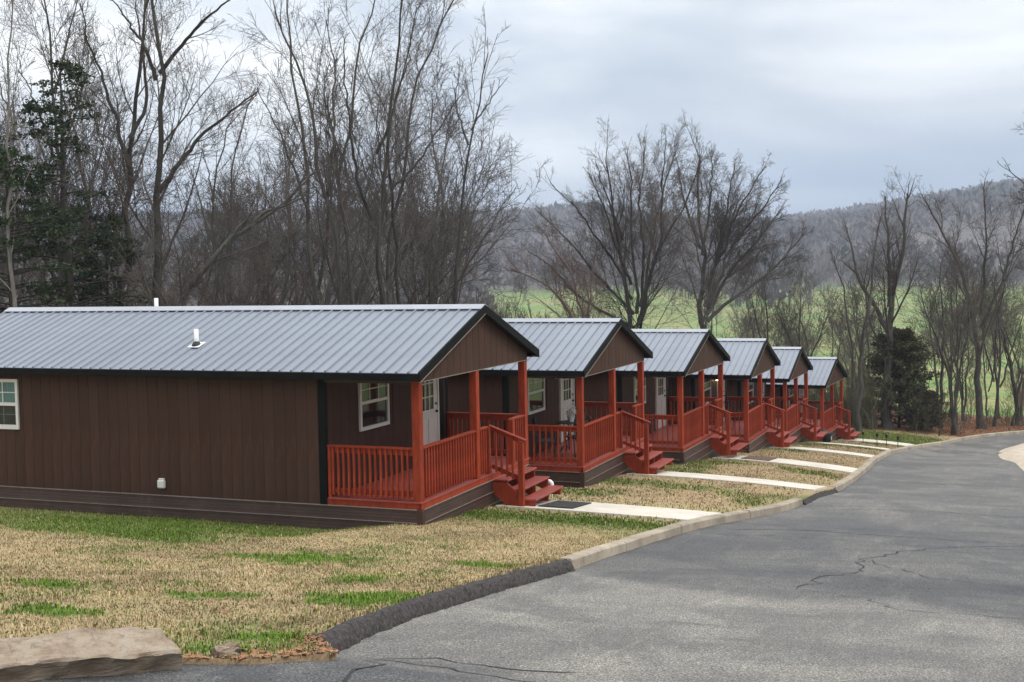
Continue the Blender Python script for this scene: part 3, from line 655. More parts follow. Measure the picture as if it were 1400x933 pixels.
    # window in the porch wall
    def window(x0_, x1_, z0_, z1_, y_, parent, up_cols=3, frame=.055):
        w = empty('window', (x0_, y_, z0_), parent=parent); W_, H_ = x1_-x0_, z1_-z0_; mm_ = M['white']
        b2('window_frame', (0, -.03, 0), (frame, .03, H_), mm_, w, .004); b2('window_frame', (W_-frame, -.03, 0), (W_, .03, H_), mm_, w, .004)
        b2('window_frame', (frame, -.028, H_-frame), (W_-frame, .03, H_), mm_, w, .003); b2('window_sill', (frame, -.034, 0), (W_-frame, .03, frame*1.2), mm_, w, .003)
        b2('window_rail', (frame, -.024, H_/2-.025), (W_-frame, .02, H_/2+.03), mm_, w, .003)
        for (a, b_, yo) in ((frame*1.2, H_/2-.026, .004), (H_/2+.031, H_-frame-.001, -.004)): b2('pane', (frame+.001, yo, a), (W_-frame-.001, yo+.006, b_), M['glass'], w)
        for q in range(1, up_cols):
            xx = frame+(W_-2*frame)*q/up_cols; b2('muntin', (xx-.008, -.012, H_/2+.031), (xx+.008, -.005, H_-frame-.002), mm_, w)
        zz = (H_/2+.03+H_-frame)/2; b2('muntin', (frame+.001, -.013, zz-.008), (W_-frame-.001, -.006, zz+.008), mm_, w)
        return w
    window(1.20, 2.31, z+1.07, z+2.04, LP-.004, C)
    # nine-light door
    d = empty('door', (3.50, LP-.01, z+.127), parent=C); DW, DH = .94, 1.96
    for a, b_ in (((-.055, -.02, 0), (0, .035, DH+.04)), ((DW, -.02, 0), (DW+.055, .035, DH+.04)), ((0, -.018, DH+.005), (DW, .035, DH+.04))): b2('door_frame', a, b_, M['white'], d, .003)
    gx0, gx1, gz0, gz1 = .17, DW-.17, 1.00, 1.80
    b2('door_leaf', (.003, 0, .005), (DW-.003, .03, gz0), M['door'], d); b2('door_leaf', (.003, 0, gz1), (DW-.003, .03, DH), M['door'], d)
    b2('door_leaf', (.003, 0, gz0), (gx0, .03, gz1), M['door'], d); b2('door_leaf', (gx1, 0, gz0), (DW-.003, .03, gz1), M['door'], d)
    for q in range(3):
        for r_ in range(3):
            x0_, z0_ = gx0+q*(gx1-gx0)/3, gz0+r_*(gz1-gz0)/3; b2('pane', (x0_+.001, .012, z0_+.001), (x0_+(gx1-gx0)/3-.001, .018, z0_+(gz1-gz0)/3-.001), M['glass'], d)
    for q in range(4):
        xx = gx0+q*(gx1-gx0)/3; b2('muntin', (xx-.011, -.010, gz0-.01), (xx+.011, .010, gz1+.01), M['white'], d)
        zz = gz0+q*(gz1-gz0)/3; b2('muntin', (gx0, -.008, zz-.011), (gx1, .008, zz+.011), M['white'], d)
    for q in range(2):
        x0_ = .14+q*.36; b2('door_panel', (x0_, -.012, .14), (x0_+.30, .0, .84), M['door'], d, .008)
    b2('handle', (DW-.10, -.05, .93), (DW-.05, -.001, .98), M['knob'], d, .012); b2('deadbolt', (DW-.10, -.025, 1.08), (DW-.05, -.001, 1.13), M['knob'], d, .01)
    # wall lamp between window and door
    la = empty('porch_lamp', (3.08, LP-.01, z+1.80), parent=C)
    b2('lamp_base', (-.13, -.02, -.03), (.13, .0, .03), M['white'], la, .005)
    for xx in (-.10, .10):
        me_ = bpy.data.meshes.new('bulb'); bm = bmesh.new(); bmesh.ops.create_uvsphere(bm, u_segments=10, v_segments=8, radius=.055); bm.to_mesh(me_); bm.free(); me_.materials.append(M['bulboff']); me_.polygons.foreach_set('use_smooth', [True]*len(me_.polygons))
        o = bpy.data.objects.new('bulb', me_); o.parent = la; o.location = (xx, -.075, 0); link(o)
    return C

POSE = [(1.201, -1.507, 20.011, -3.832), (1.193, 1.491, 26.961, -4.399), (1.178, 4.61, 34.015, -5.037), (1.193, 7.498, 39.846, -5.675), (1.18, 10.235, 46.705, -6.428), (1.147, 13.276, 53.385, -7.345)]
CLAB = ['nearest brown cabin with its whole long side wall and white roof vent pipes in view',
        'second nearest brown cabin, with dark patio chairs on its red porch',
        'third brown cabin along the row, its red porch empty before a white door',
        'fourth brown cabin along the row, with a lit lamp shining on its porch',
        'fifth brown cabin along the row, with a black bin by its steps',
        'farthest and smallest brown cabin, last of the row beside the trees']
cab0 = build_cabin(.098, .112); cab1 = build_cabin(.145, .140); tab = child_table(); cabins = [cab0, cab1]
for _ in range(4): cabins.append(copy_tree(cab1, None, tab))
for c_, (yaw, x, y, z_), lb in zip(cabins, POSE, CLAB):
    c_.location = (x, y, z_-ZO); c_.rotation_euler = (0, 0, yaw); tag(c_, lb, 'cabin', 'brown cabins with red porches in a row')
def cpos(i, u, v, w):
    """point in cabin i's frame: along the front, outwards, above its floor line"""
    yaw, x, y, z_ = POSE[i-1]; c_, s_ = math.cos(yaw), math.sin(yaw)
    return (x+u*c_+v*s_, y+u*s_-v*c_, z_+w)
# nearest cabin: side window, roof vents, wall vent
def side_window():
    w = empty('window', (-.002, 8.12, ZO+1.07), parent=cab0); W_, H_, f_ = 1.0, .93, .06; mm_ = M['white']
    def bb(n_, y0_, z0_, y1_, z1_, x0_, x1_, mt, bev=0.0): return box(n_, w, (x0_, y0_, z0_), (x1_, y1_, z1_), mt, bev)
    bb('window_frame', 0, 0, f_, H_, -.035, .02, mm_, .004); bb('window_frame', W_-f_, 0, W_, H_, -.035, .02, mm_, .004)
    bb('window_frame', f_, H_-f_, W_-f_, H_, -.033, .02, mm_, .003); bb('window_sill', f_, 0, W_-f_, f_*1.4, -.04, .02, mm_, .003); bb('window_rail', f_, H_/2-.03, W_-f_, H_/2+.03, -.03, .015, mm_, .003)
    bb('pane', f_+.001, f_*1.4, W_-f_-.001, H_/2-.031, -.012, -.006, M['glass']); bb('pane', f_+.001, H_/2+.031, W_-f_-.001, H_-f_-.001, -.02, -.014, M['curtain'])
    for q in (1, 2):
        yy = f_+(W_-2*f_)*q/3; bb('muntin', yy-.008, H_/2+.031, yy+.008, H_-f_-.002, -.028, -.021, mm_); bb('muntin', yy-.006, f_*1.4, yy+.006, H_/2-.032, -.016, -.0125, M['curtain'])
    zz = (H_/2+.03+H_-f_)/2; bb('muntin', f_+.001, zz-.008, W_-f_-.001, zz+.008, -.029, -.022, mm_); zz = (f_*1.4+H_/2)/2; bb('muntin', f_+.001, zz-.005, W_-f_-.001, zz+.005, -.017, -.0125, M['curtain'])
side_window()
wv = empty('wall_vent', (-.001, 5.0, ZO+.13), parent=cab0)
box('vent_hood', wv, (-.07, -.075, .0), (-.0, .075, .15), M['white'], .018); box('vent_hood', wv, (-.05, -.06, .15), (0, .06, .175), M['white'], .01)
for q in range(3): box('louvre', wv, (-.078, -.06, .02+.04*q), (-.071, .06, .045+.04*q), M['white'], .002)
slp = (RR_-RE)/(Wd/2+OU)
def roof_vent(u, v, h):
    zb = ZO+RE+(u+OU)*slp if u < Wd/2 else ZO+RE+(Wd+OU-u)*slp
    e = empty('vent_pipe', (u, v, zb), parent=cab0)
    tube('pipe', e, [(0, 0, -.1), (0, 0, h)], .042, M['pvc'], 14)
    if u < Wd/2:
        tube('boot', e, [(0, 0, .0), (0, 0, .04), (0, 0, .09)], [.10, .08, .048], M['rubber'], 14)
        fl = box('flashing', e, (-.12, -.12, .024), (.12, .12, .036), M['pvc'], .004); fl.rotation_euler = (0, -math.atan(slp), math.radians(0))
roof_vent(.70, 4.70, .31); roof_vent(3.0, 7.27, .38)
# the lamp of the fourth cabin is lit
for o in COL.objects:
    if o.name.startswith('bulb') and o.parent and o.parent.parent is cabins[3]:
        o.data = o.data.copy() if False else o.data
        for s_ in range(1):
            o.material_slots[0].link = 'OBJECT'; o.material_slots[0].material = M['bulb']

# ------------------------------------------------------------------ walks from the stairs to the kerb
WL = ['pale concrete walk from the steps of the nearest cabin, with a black mat on it', 'second pale concrete walk, from the second cabin to the kerb', 'third pale concrete walk, with a brown mat by the steps',
      'fourth pale concrete walk, from the fourth cabin to the kerb', 'fifth pale concrete walk, between two narrow strips of dry grass', 'farthest pale concrete walk, beside the green grass by the trees']
def walk_top(i, u, v): 
    x, y, z_ = cpos(i, u, v, 0); 
    s_, t_ = to_st(x, y); tt = np.clip(t_, .25, 4.3); xx, yy = to_xy(s_, tt); return float(hnear(xx, yy))+.035
for i in range(1, 7):
    U = [2.88, 3.6, 4.5]; n_ = 16; top = []; bot = []
    cols = []
    for q in range(n_+1):
        f_ = q/n_; row = []
        for u in U:
            v0 = .12; lo, hi = 3.0, 7.0
            for _ in range(30):
                md = (lo+hi)/2; x, y, _z = cpos(i, u, md, 0); s_, t_ = to_st(x, y)
                if t_ < tl(s_)-(.075 if i == 2 else .14): lo = md
                else: hi = md
            v = v0+(lo-v0)*f_; x, y, _z = cpos(i, u, v, 0)
            row.append((x, y, walk_top(i, u, v)))
        cols.append(row)
    V = []; F = []; k = len(U)
    for row in cols: V += row
    off = len(V)
    for row in cols: V += [(x, y, z_-.22) for x, y, z_ in row]
    for q in range(n_):
        for j in range(k-1):
            a = q*k+j; F.append([a, a+1, a+k+1, a+k]); F.append([off+a, off+a+k, off+a+k+1, off+a+1])
        F.append([q*k, (q+1)*k, off+(q+1)*k, off+q*k]); F.append([q*k+k-1, off+q*k+k-1, off+(q+1)*k+k-1, (q+1)*k+k-1])
    for j in range(k-1): F.append([j, off+j, off+j+1, j+1]); F.append([n_*k+j, n_*k+j+1, off+n_*k+j+1, off+n_*k+j])
    o = mesh_obj('walkway', V, F, M['concrete']); bm = bmesh.new(); bm.from_mesh(o.data); bmesh.ops.recalc_face_normals(bm, faces=bm.faces); bm.to_mesh(o.data); bm.free()
    o['kind'] = 'structure'; o['label'] = WL[i-1]
def sheet_mat(name, i, u0, u1, v0, v1, mat, label, cat):
    V = []
    for dz in (.004, .022):
        for (u, v) in ((u0, v0), (u1, v0), (u1, v1), (u0, v1)):
            x, y, _z = cpos(i, u, v, 0); V.append((x, y, walk_top(i, u, v)+dz))
    o = mesh_obj(name, V, [[0, 3, 2, 1], [4, 5, 6, 7], [0, 1, 5, 4], [1, 2, 6, 5], [2, 3, 7, 6], [3, 0, 4, 7]], mat)
    return tag(o, label, cat)
sheet_mat('door_mat', 1, 3.12, 4.25, .86, 1.52, M['mat'], 'black door mat lying on the walk at the foot of the nearest steps', 'mat')
sheet_mat('door_mat', 3, 3.1, 4.4, .92, 1.75, M['matbrown'], 'brown door mat lying on the walk below the third cabin', 'mat')
# ------------------------------------------------------------------ things on the porches and by the steps
def patio_chair(loc, rz, label, cloth=False):
    c = empty('patio_chair', loc, rz); m = M['iron']
    for sx in (-.21, .21):
        tube('front_leg', c, [(sx, -.22, 0), (sx*.9, -.19, .2), (sx, -.21, .43), (sx, -.2, .62)], .013, m, 6)
        tube('rear_leg', c, [(sx*1.05, .27, 0), (sx*.95, .2, .22), (sx, .2, .44), (sx*.95, .25, .92)], .013, m, 6)
        tube('armrest', c, [(sx*1.08, -.24, .60), (sx*1.12, -.05, .65), (sx, .21, .64)], .016, m, 6)
    prism('seat', c, [(-.24+.0, -.22), (.24, -.22), (.25, .05), (.22, .22), (-.22, .22), (-.25, .05)], 2, .43, .455, M['teal'] if cloth else m)
    if cloth:
        P = [(-.21, .44), (-.23, .75), (-.17, .93), (0, .98), (.17, .93), (.23, .75), (.21, .44)]
        prism('backrest', c, P, 1, .215, .245, M['teal'])
    else:
        tube('back_hoop', c, [(-.2, .25, .6), (-.2, .26, .85), (-.1, .27, .97), (0, .27, 1.0), (.1, .27, .97), (.2, .26, .85), (.2, .25, .6)], .013, m, 6)
        for q in range(3):
            x = (q-1)*.1; tube('scroll', c, [(x, .22, .46), (x+.04, .24, .58), (x-.04, .25, .72), (x+.03, .26, .84), (x, .27, .97)], .009, m, 5)
    tag(c, label, 'chair'); return c
yaw2 = POSE[1][0]; fl = .126
patio_chair(cpos(2, .75, -1.15, fl), yaw2+.5, 'dark teal padded patio chair beside the white door of the second cabin', True)
patio_chair(cpos(2, 1.5, -.62, fl), yaw2+2.4, 'black scrolled iron chair close behind the front railing of the second cabin porch')
patio_chair(cpos(2, 2.6, -1.0, fl), yaw2-1.2, 'black scrolled iron chair standing right of the table on the second cabin porch')
def patio_table(loc, label):
    t_ = empty('patio_table', loc); m = M['iron']; n = 20
    prism('table_top', t_, [(.36*math.cos(a*2*math.pi/n), .36*math.sin(a*2*math.pi/n)) for a in range(n)], 2, .69, .71, m)
    for q in range(3):
        a = q*2.094+.4; tube('leg', t_, [(.31*math.cos(a), .31*math.sin(a), 0), (.10*math.cos(a), .10*math.sin(a), .3), (.24*math.cos(a), .24*math.sin(a), .69)], .012, m, 6)
    return tag(t_, label, 'table')
patio_table(cpos(2, 2.02, -.95, fl), 'small round black iron table on the porch of the second cabin')
def pot(loc, label):
    p_ = empty('flower_pot', loc); n = 10
    tube('pot', p_, [(0, 0, 0), (0, 0, .02), (0, 0, .13), (0, 0, .15)], [.05, .055, .08, .085], M['flower'], 10)
    rg = np.random.default_rng(4); P = rg.normal(0, .07, (26, 3))+np.array([0, 0, .25]); V = []; F = []
    for q in P:
        for k in range(4):
            d = rg.normal(0, .035, (3, 3)); b0 = len(V); V += [tuple(q+d[j]) for j in range(3)]; F.append([b0, b0+1, b0+2])
    mesh_obj('flowers', V, F, M['flower'], p_); return tag(p_, label, 'flower pot')
x, y, z_ = cpos(2, 2.02, -.95, fl+.71); pot((x, y, z_), 'white flowers in a pot on the small black porch table')
patio_chair(cpos(4, 2.5, -1.05, fl), POSE[3][0]+1.2, 'black scrolled iron chair on the porch of the fourth cabin, below the lit lamp')
patio_chair(cpos(5, 2.2, -1.0, fl), POSE[4][0]+.9, 'black scrolled iron chair on the porch of the fifth cabin')
# white drain elbows beside the far side of the steps
def drain(i, label):
    x, y, z_ = cpos(i, 4.75, .52, 0); zb = walk_top(i, 4.5, .5)-.06
    e = empty('drain_pipe', (x, y, zb), POSE[i-1][0]); pts = [(0, .10, .30), (0, .08, .345), (0, .04, .37), (0, 0, .36), (0, -.03, .33), (0, -.035, .28), (0, -.035, 0)]
    tube('elbow', e, pts, .045, M['pvc'], 12); tag(e, label, 'pipe')
drain(1, 'white bent drain pipe standing beside the steps of the nearest cabin')
# black bin and white cooler in front of the sixth cabin porch
x, y, z_ = cpos(5, 4.9, .75, 0); zb = float(hnear(x, y))
g = empty('trash_bin', (x, y, zb), POSE[4][0]); g.scale = (.72,)*3
tube('bin_body', g, [(0, 0, 0), (0, 0, .02), (0, 0, .52), (0, 0, .55)], [.20, .22, .27, .28], M['rubber'], 14); tube('bin_lid', g, [(0, 0, .551), (0, 0, .60), (0, 0, .66)], [.29, .27, .08], M['rubber'], 14)
box('bin_label', g, (-.10, -.272, .22), (.10, -.262, .40), M['cooler'], .0); tag(g, 'black lidded bin with a pale label, beside the steps of the fifth cabin', 'bin')
x, y, z_ = cpos(5, 5.55, .55, 0); zb = float(hnear(x, y))
g = empty('kettle_grill', (x, y, zb), POSE[4][0]); g.scale = (.68,)*3
n = 14; tube('grill_bowl', g, [(0, 0, .38), (0, 0, .42), (0, 0, .52), (0, 0, .60)], [.05, .19, .27, .29], M['rubber'], n); tube('grill_lid', g, [(0, 0, .602), (0, 0, .72), (0, 0, .82), (0, 0, .85)], [.295, .26, .14, .02], M['rubber'], n)
for q in range(3):
    a = q*2.094; tube('leg', g, [(.30*math.cos(a), .30*math.sin(a), 0), (.16*math.cos(a), .16*math.sin(a), .42)], .012, M['iron'], 6)
tag(g, 'black round grill between the fifth and the last cabin', 'grill')
x, y, z_ = cpos(5, 4.2, .1, .005)
c_ = empty('storage_box', cpos(5, 3.95, -.55, fl), POSE[4][0]); box('box_body', c_, (-.26, -.17, 0), (.26, .17, .32), M['cooler'], .015); box('box_lid', c_, (-.27, -.18, .321), (.27, .18, .37), M['cooler'], .012)
tag(c_, 'white storage box at the top of the steps of the fifth cabin', 'box')
# small garden lights along the farthest walk
gl = None
GL = ['small dark garden light on a stake, nearest the steps on the last walk', 'second garden light from the steps of the last cabin', 'third garden light from the steps of the last cabin', 'small dark garden light on a stake, nearest the road on the last walk']
for q, (gx, gy) in enumerate([(15.35, 54.75), (15.83, 54.28), (16.12, 53.88), (16.5, 53.5)]):
    zb = float(hnear(gx, gy)); e = empty('garden_light', (gx, gy, zb))
    tube('stake', e, [(0, 0, -.03), (0, 0, .36)], .014, M['iron'], 6); tube('lamp_head', e, [(0, 0, .34), (0, 0, .36), (0, 0, .43), (0, 0, .46)], [.02, .045, .05, .055], M['iron'], 8); tube('lamp_cap', e, [(0, 0, .461), (0, 0, .50)], [.07, .02], M['knob'], 8)
    tag(e, GL[q], 'garden light', 'garden lights along the last walk')

# ------------------------------------------------------------------ the long ledge of sandstone by the drive
def make_rock(name, P0, P1, wid, hgt, n, m_, seed, label):
    rg = np.random.default_rng(seed); V = []; P0 = np.array(P0); P1 = np.array(P1); d = P1-P0; L = np.linalg.norm(d); d /= L; nn = np.array([-d[1], d[0]])
    prof = [(-.38, -.5), (-.40, .1), (-.47, .45), (-.52, .60), (-.49, .68), (-.40, .70), (-.22, .76), (-.05, .80), (.15, .86), (.34, .90), (.46, .82), (.52, .4), (.5, -.5)]
    for q in range(n):
        f_ = q/(n-1); end = min(1, .35+8*min(f_, 1-f_)); w_ = wid*(.82+.36*vnoise(q*.31+seed, 1.0, 1.0))*(.75+.25*end); h_ = hgt*(.86+.20*vnoise(q*.21, seed+3.0, 1.0)+.10*(q/n))*(.8+.2*end)
        for (a, b_) in prof:
            o_ = a*w_+.05*(vnoise(q*.5+a*7, b_*5+seed, 1)-.5); c_ = P0+d*(L*f_+.06*(vnoise(q*.6, b_*6+a*5, 1.)-.5))+nn*(o_)
            zb = float(hnear(P0[0]+d[0]*L*f_, P0[1]+d[1]*L*f_))-.035
            V.append((c_[0], c_[1], zb+b_*h_+.04*(vnoise(q*.3+a*3, b_*2.5, 1)-.5)*(b_ > 0)+.012*(vnoise(q*.9+a*9, b_*5, 1)-.5)))
    k = len(prof); F = [[q*k+j, q*k+j+1, (q+1)*k+j+1, (q+1)*k+j] for q in range(n-1) for j in range(k-1)]; F += [list(range(k))[::-1], list(range((n-1)*k, n*k))]
    o = mesh_obj(name, V, F, M['rock'], None, True); bm = bmesh.new(); bm.from_mesh(o.data); bmesh.ops.recalc_face_normals(bm, faces=bm.faces)
    bm.to_mesh(o.data); bm.free(); o.data.set_sharp_from_angle(angle=math.radians(24)) if hasattr(o.data, 'set_sharp_from_angle') else None
    return tag(o, label, 'rock')
make_rock('ledge_rock', (-4.12, 7.36), (-2.40, 8.49), .60, .235, 46, 9, 3, 'long flat tan sandstone ledge lying between the dry lawn and the drive')
make_rock('small_stone', (-2.10, 8.62), (-1.97, 8.72), .12, .13, 6, 5, 8, 'small orange brown stone beside the right end of the sandstone ledge')

# ------------------------------------------------------------------ grass blades and dead leaves
def scatter_grass(name, n, srange, trange, hmin, hmax, seed, green_only=False, wid=.006, keep=None):
    rg = np.random.default_rng(seed); s = rg.uniform(*srange, n); t_ = rg.uniform(*trange, n)
    s, t_ = s, t_; lim = tl(s)-.20+.07*((s > -9.8) & (s < -3.05))+.05*(s < -9.8); 
    jag = np.where(s < -9.8, .22, 0)*rg.random(n)
    ok = (t_ < lim+jag); x, y = to_xy(s, t_)
    for i in range(1, 7):
        v = (x-POSE[i-1][1])*math.sin(POSE[i-1][0])-(y-POSE[i-1][2])*math.cos(POSE[i-1][0]); u = (x-POSE[i-1][1])*math.cos(POSE[i-1][0])+(y-POSE[i-1][2])*math.sin(POSE[i-1][0])
        ok &= ~((u > -.02) & (u < 4.98) & (v < .02) & (v > -10.4)); ok &= ~((u > 2.86) & (u < 4.52) & (v > .1) & (v < 7))
    cv = cover(x, y); cl = fbm(x, y, .22, 2)
    if keep is not None: ok &= keep(x, y, cv, cl, rg)
    x, y, cv, cl = x[ok], y[ok], cv[ok], cl[ok]; n = len(x); z = hg(x, y)
    az = rg.uniform(0, 2*np.pi, n); g = cv[:, 0]*.97+.06; isg = rg.random(n) < g; olive = rg.random(n) < .20
    h = rg.uniform(hmin, hmax, n)*(.5+cl)*np.where(isg, 1.1, .85); lean = rg.uniform(.1, 1.1, n)*np.where(isg, .8, 1.3)
    dx, dy = np.cos(az), np.sin(az); w = wid*(.6+.8*rg.random(n)); px, py = -dy*w, dx*w
    b0 = np.stack([x-px, y-py, z-.01], 1); b1 = np.stack([x+px, y+py, z-.01], 1); 
    mx = np.stack([x+dx*h*lean*.35, y+dy*h*lean*.35, z+h*.62], 1); tp = np.stack([x+dx*h*lean, y+dy*h*lean, z+h*(1-.22*lean)], 1)
    m0 = mx-np.stack([px, py, 0*px], 1)*.7; m1 = mx+np.stack([px, py, 0*px], 1)*.7
    V = np.stack([b0, b1, m1, m0, tp], 1).reshape(-1, 3); i0 = np.arange(n)[:, None]*5
    F = np.concatenate([i0+[0, 1, 2], i0+[0, 2, 3], i0+[3, 2, 4]])
    r = rg.random(n)[:, None]; r2 = rg.random(n)[:, None]
    tone = (.45+1.0*fbm(x+5, y, .45, 3))[:, None]; dryc = (np.array([[.22, .145, .075]])*(1-r)+np.array([[.60, .455, .275]])*r)*tone; grnc = np.array([[.05, .10, .012]])*(1-r)+np.array([[.19, .30, .04]])*r
    dryc = dryc*(1-.25*(r2 < .25)); lime = np.zeros(n)
    for (px_, py_, a_, b__) in GP: lime = np.maximum(lime, np.exp(-((x-px_)/a_)**2-((y-py_)/(b__*2))**2))
    grnc = grnc*(np.array([[.85, .72, .9]])*(1-lime[:, None])+np.array([[1.15, 1.12, 1.0]])*lime[:, None])
    col = np.where(isg[:, None], grnc, np.where(olive[:, None], dryc*np.array([[.50, .62, .38]]), dryc)); C4 = np.repeat(col, 5, axis=0)
    o = np_mesh(name, V, F, M['blade'], None, False, C4); tag(o, kind='stuff'); return o
def vis(x, y): return (y > 5) & (np.abs(x/np.maximum(y, 1)) < .46)
tag(scatter_grass('lawn_grass', 380000, (-12.4, 1.6), (-11, 4.7), .014, .04, 1, wid=.0045, keep=lambda x, y, cv, cl, rg: vis(x, y) & (rg.random(len(x)) < np.clip(13/np.hypot(x, y), .25, 1)**1.3)), 'short winter lawn, mostly straw coloured with green patches, in front of the nearest cabin', 'grass')
tag(scatter_grass('green_grass', 110000, (-12.4, 4.0), (-11, 4.5), .022, .06, 2, wid=.005, keep=lambda x, y, cv, cl, rg: vis(x, y) & (cv[:, 0] > .45) & (rg.random(len(x)) < cv[:, 0])), 'longer green grass tufts and strips in the lawn by the nearest cabin', 'grass')
tag(scatter_grass('plot_grass', 130000, (1.5, 50), (-.3, 4.6), .02, .06, 3, wid=.011, keep=lambda x, y, cv, cl, rg: vis(x, y) & (rg.random(len(x)) < .25+.75*cv[:, 0])), 'thin brown and green grass on the plots between the concrete walks', 'grass')
tag(scatter_grass('edge_grass', 26000, (-12.2, -3.0), (-4, 4.9), .02, .055, 9, wid=.005, keep=lambda x, y, cv, cl, rg: vis(x, y) & (to_st(x, y)[1] > tl(to_st(x, y)[0])-.62)), 'longer dry grass hanging over the edge of the drive', 'grass')
def leaves(name, n, fn, size, seed, label):
    rg = np.random.default_rng(seed); x, y = fn(rg, n); z = hg(x, y)+.012; n = len(x)
    a = rg.uniform(0, 6.28, n); l = size*(.6+.8*rg.random(n)); dx, dy = np.cos(a)*l, np.sin(a)*l; h = rg.uniform(-.3, .5, n)*l
    V = np.stack([np.stack([x-dx, y-dy, z], 1), np.stack([x+dy*.6, y-dx*.6, z+h], 1), np.stack([x+dx, y+dy, z+h*.4], 1), np.stack([x-dy*.6, y+dx*.6, z+np.abs(h)*.5], 1)], 1).reshape(-1, 3)
    o = np_mesh(name, V, np.arange(n*4).reshape(-1, 4), M['leaf'], None); return tag(o, label, 'leaves', kind='stuff')
def f_tree(rg, n):
    s = rg.uniform(46.5, 62, n); t_ = rg.uniform(-9, 12, n); x, y = to_xy(s, t_); k = (cover(x, y)[:, 1] > .25) & (t_ < tl(s)-.3); return x[k], y[k]
leaves('leaf_litter', 34000, f_tree, .075, 5, 'reddish brown dead leaves carpeting the edge of the trees beyond the last cabin')
def f_lawn(rg, n):
    s = rg.uniform(-11, 44, n); t_ = rg.uniform(-7, 4.3, n); x, y = to_xy(s, t_); k = (t_ < tl(s)-.25) & (rg.random(n) < np.where(s > 5, .9, .55))
    for i in range(1, 7):
        v = (x-POSE[i-1][1])*math.sin(POSE[i-1][0])-(y-POSE[i-1][2])*math.cos(POSE[i-1][0]); u = (x-POSE[i-1][1])*math.cos(POSE[i-1][0])+(y-POSE[i-1][2])*math.sin(POSE[i-1][0]); k &= ~((u > -.02) & (u < 4.98) & (v < .02))
    return x[k], y[k]
def f_drive(rg, n):
    s = rg.uniform(-12.3, -9.6, n); t_ = tl(s)-np.abs(rg.normal(-.02, .14, n)); x, y = to_xy(s, t_); return x, y
leaves('edge_leaves', 420, f_drive, .03, 8, 'brown dead leaves gathered along the edge of the drive beside the sandstone ledge')
leaves('fallen_leaves', 3400, f_lawn, .035, 6, 'single dead leaves scattered over the lawn and the plots')

# ------------------------------------------------------------------ bare trees
def unit(v): return v/(np.linalg.norm(v, axis=-1, keepdims=True)+1e-9)
def grow(P, R, rg, per, ratio, ang, t0, npts, up=.15, jit=.12, rr=.55, t1=.97, tip=.15, lenjit=.35, taperlen=.5):
    """children of every branch: P (B,n,3), R (B,n)"""
    B, n, _ = P.shape; L = np.linalg.norm(np.diff(P, axis=1), axis=2).sum(1)
    keep_ = (rg.random((B, per)) < np.clip(L/np.quantile(L, .72), .12, 1)[:, None]).reshape(-1)
    t_ = (np.arange(per)[None]+rg.random((B, per)))/per; t_ = t0+(t1-t0)*t_; f_ = t_*(n-1); i = np.minimum(f_.astype(int), n-2); fr = (f_-i)[..., None]
    bi = np.arange(B)[:, None]; p = P[bi, i]*(1-fr)+P[bi, i+1]*fr; tan = unit(P[bi, i+1]-P[bi, i]); r = (R[bi, i]*(1-fr[..., 0])+R[bi, i+1]*fr[..., 0])
    rnd = rg.normal(size=tan.shape); perp = unit(rnd-(rnd*tan).sum(-1, keepdims=True)*tan); a = rg.uniform(*ang, size=t_.shape)[..., None]
    d = tan*np.cos(a)+perp*np.sin(a); l = L[:, None]*ratio*(1-taperlen*t_)*(1+lenjit*(rg.random(t_.shape)*2-1)); l = l[..., None]/(npts-1)
    d = d.reshape(-1, 3); l = l.reshape(-1, 1); cur = p.reshape(-1, 3); pts = [cur]
    for q in range(npts-1):
        d = unit(d+rg.normal(0, jit, d.shape)+np.array([0, 0, up])); cur = cur+d*l; pts.append(cur)
    Pn = np.stack(pts, 1); r0 = np.minimum(r*rr, r).reshape(-1)
    Rn = r0[:, None]*np.linspace(1, tip, npts)[None]; return Pn[keep_], Rn[keep_]
def resample(pts, rad0, rad1, k, rg, wig=.0):
    pts = np.array(pts, float); d = np.concatenate([[0], np.cumsum(np.linalg.norm(np.diff(pts, axis=0), axis=1))]); u = np.linspace(0, d[-1], k)
    # Catmull-like smoothing through dense linear sampling and a small blur
    P = np.stack([np.interp(u, d, pts[:, j]) for j in range(3)], 1)
    for _ in range(max(1, k//8)): P[1:-1] = (P[:-2]+2*P[1:-1]+P[2:])/4
    P[1:-1] += rg.normal(0, wig, P[1:-1].shape)*np.array([1, 1, .3])
    sw = np.cumsum(rg.normal(0, 1, (k, 3)), axis=0); sw -= np.linspace(0, 1, k)[:, None]*(sw[-1]-sw[0])+sw[0]; P += sw*np.array([1, 1, .2])*d[-1]*.0065; f_ = (u/d[-1])
    return P, rad0+(rad1-rad0)*f_**.8
def merge(parts):
    V = []; F = []; o = 0
    for v, f in parts: V.append(v); F.append(f+o); o += len(v)
    return np.concatenate(V), np.concatenate(F)
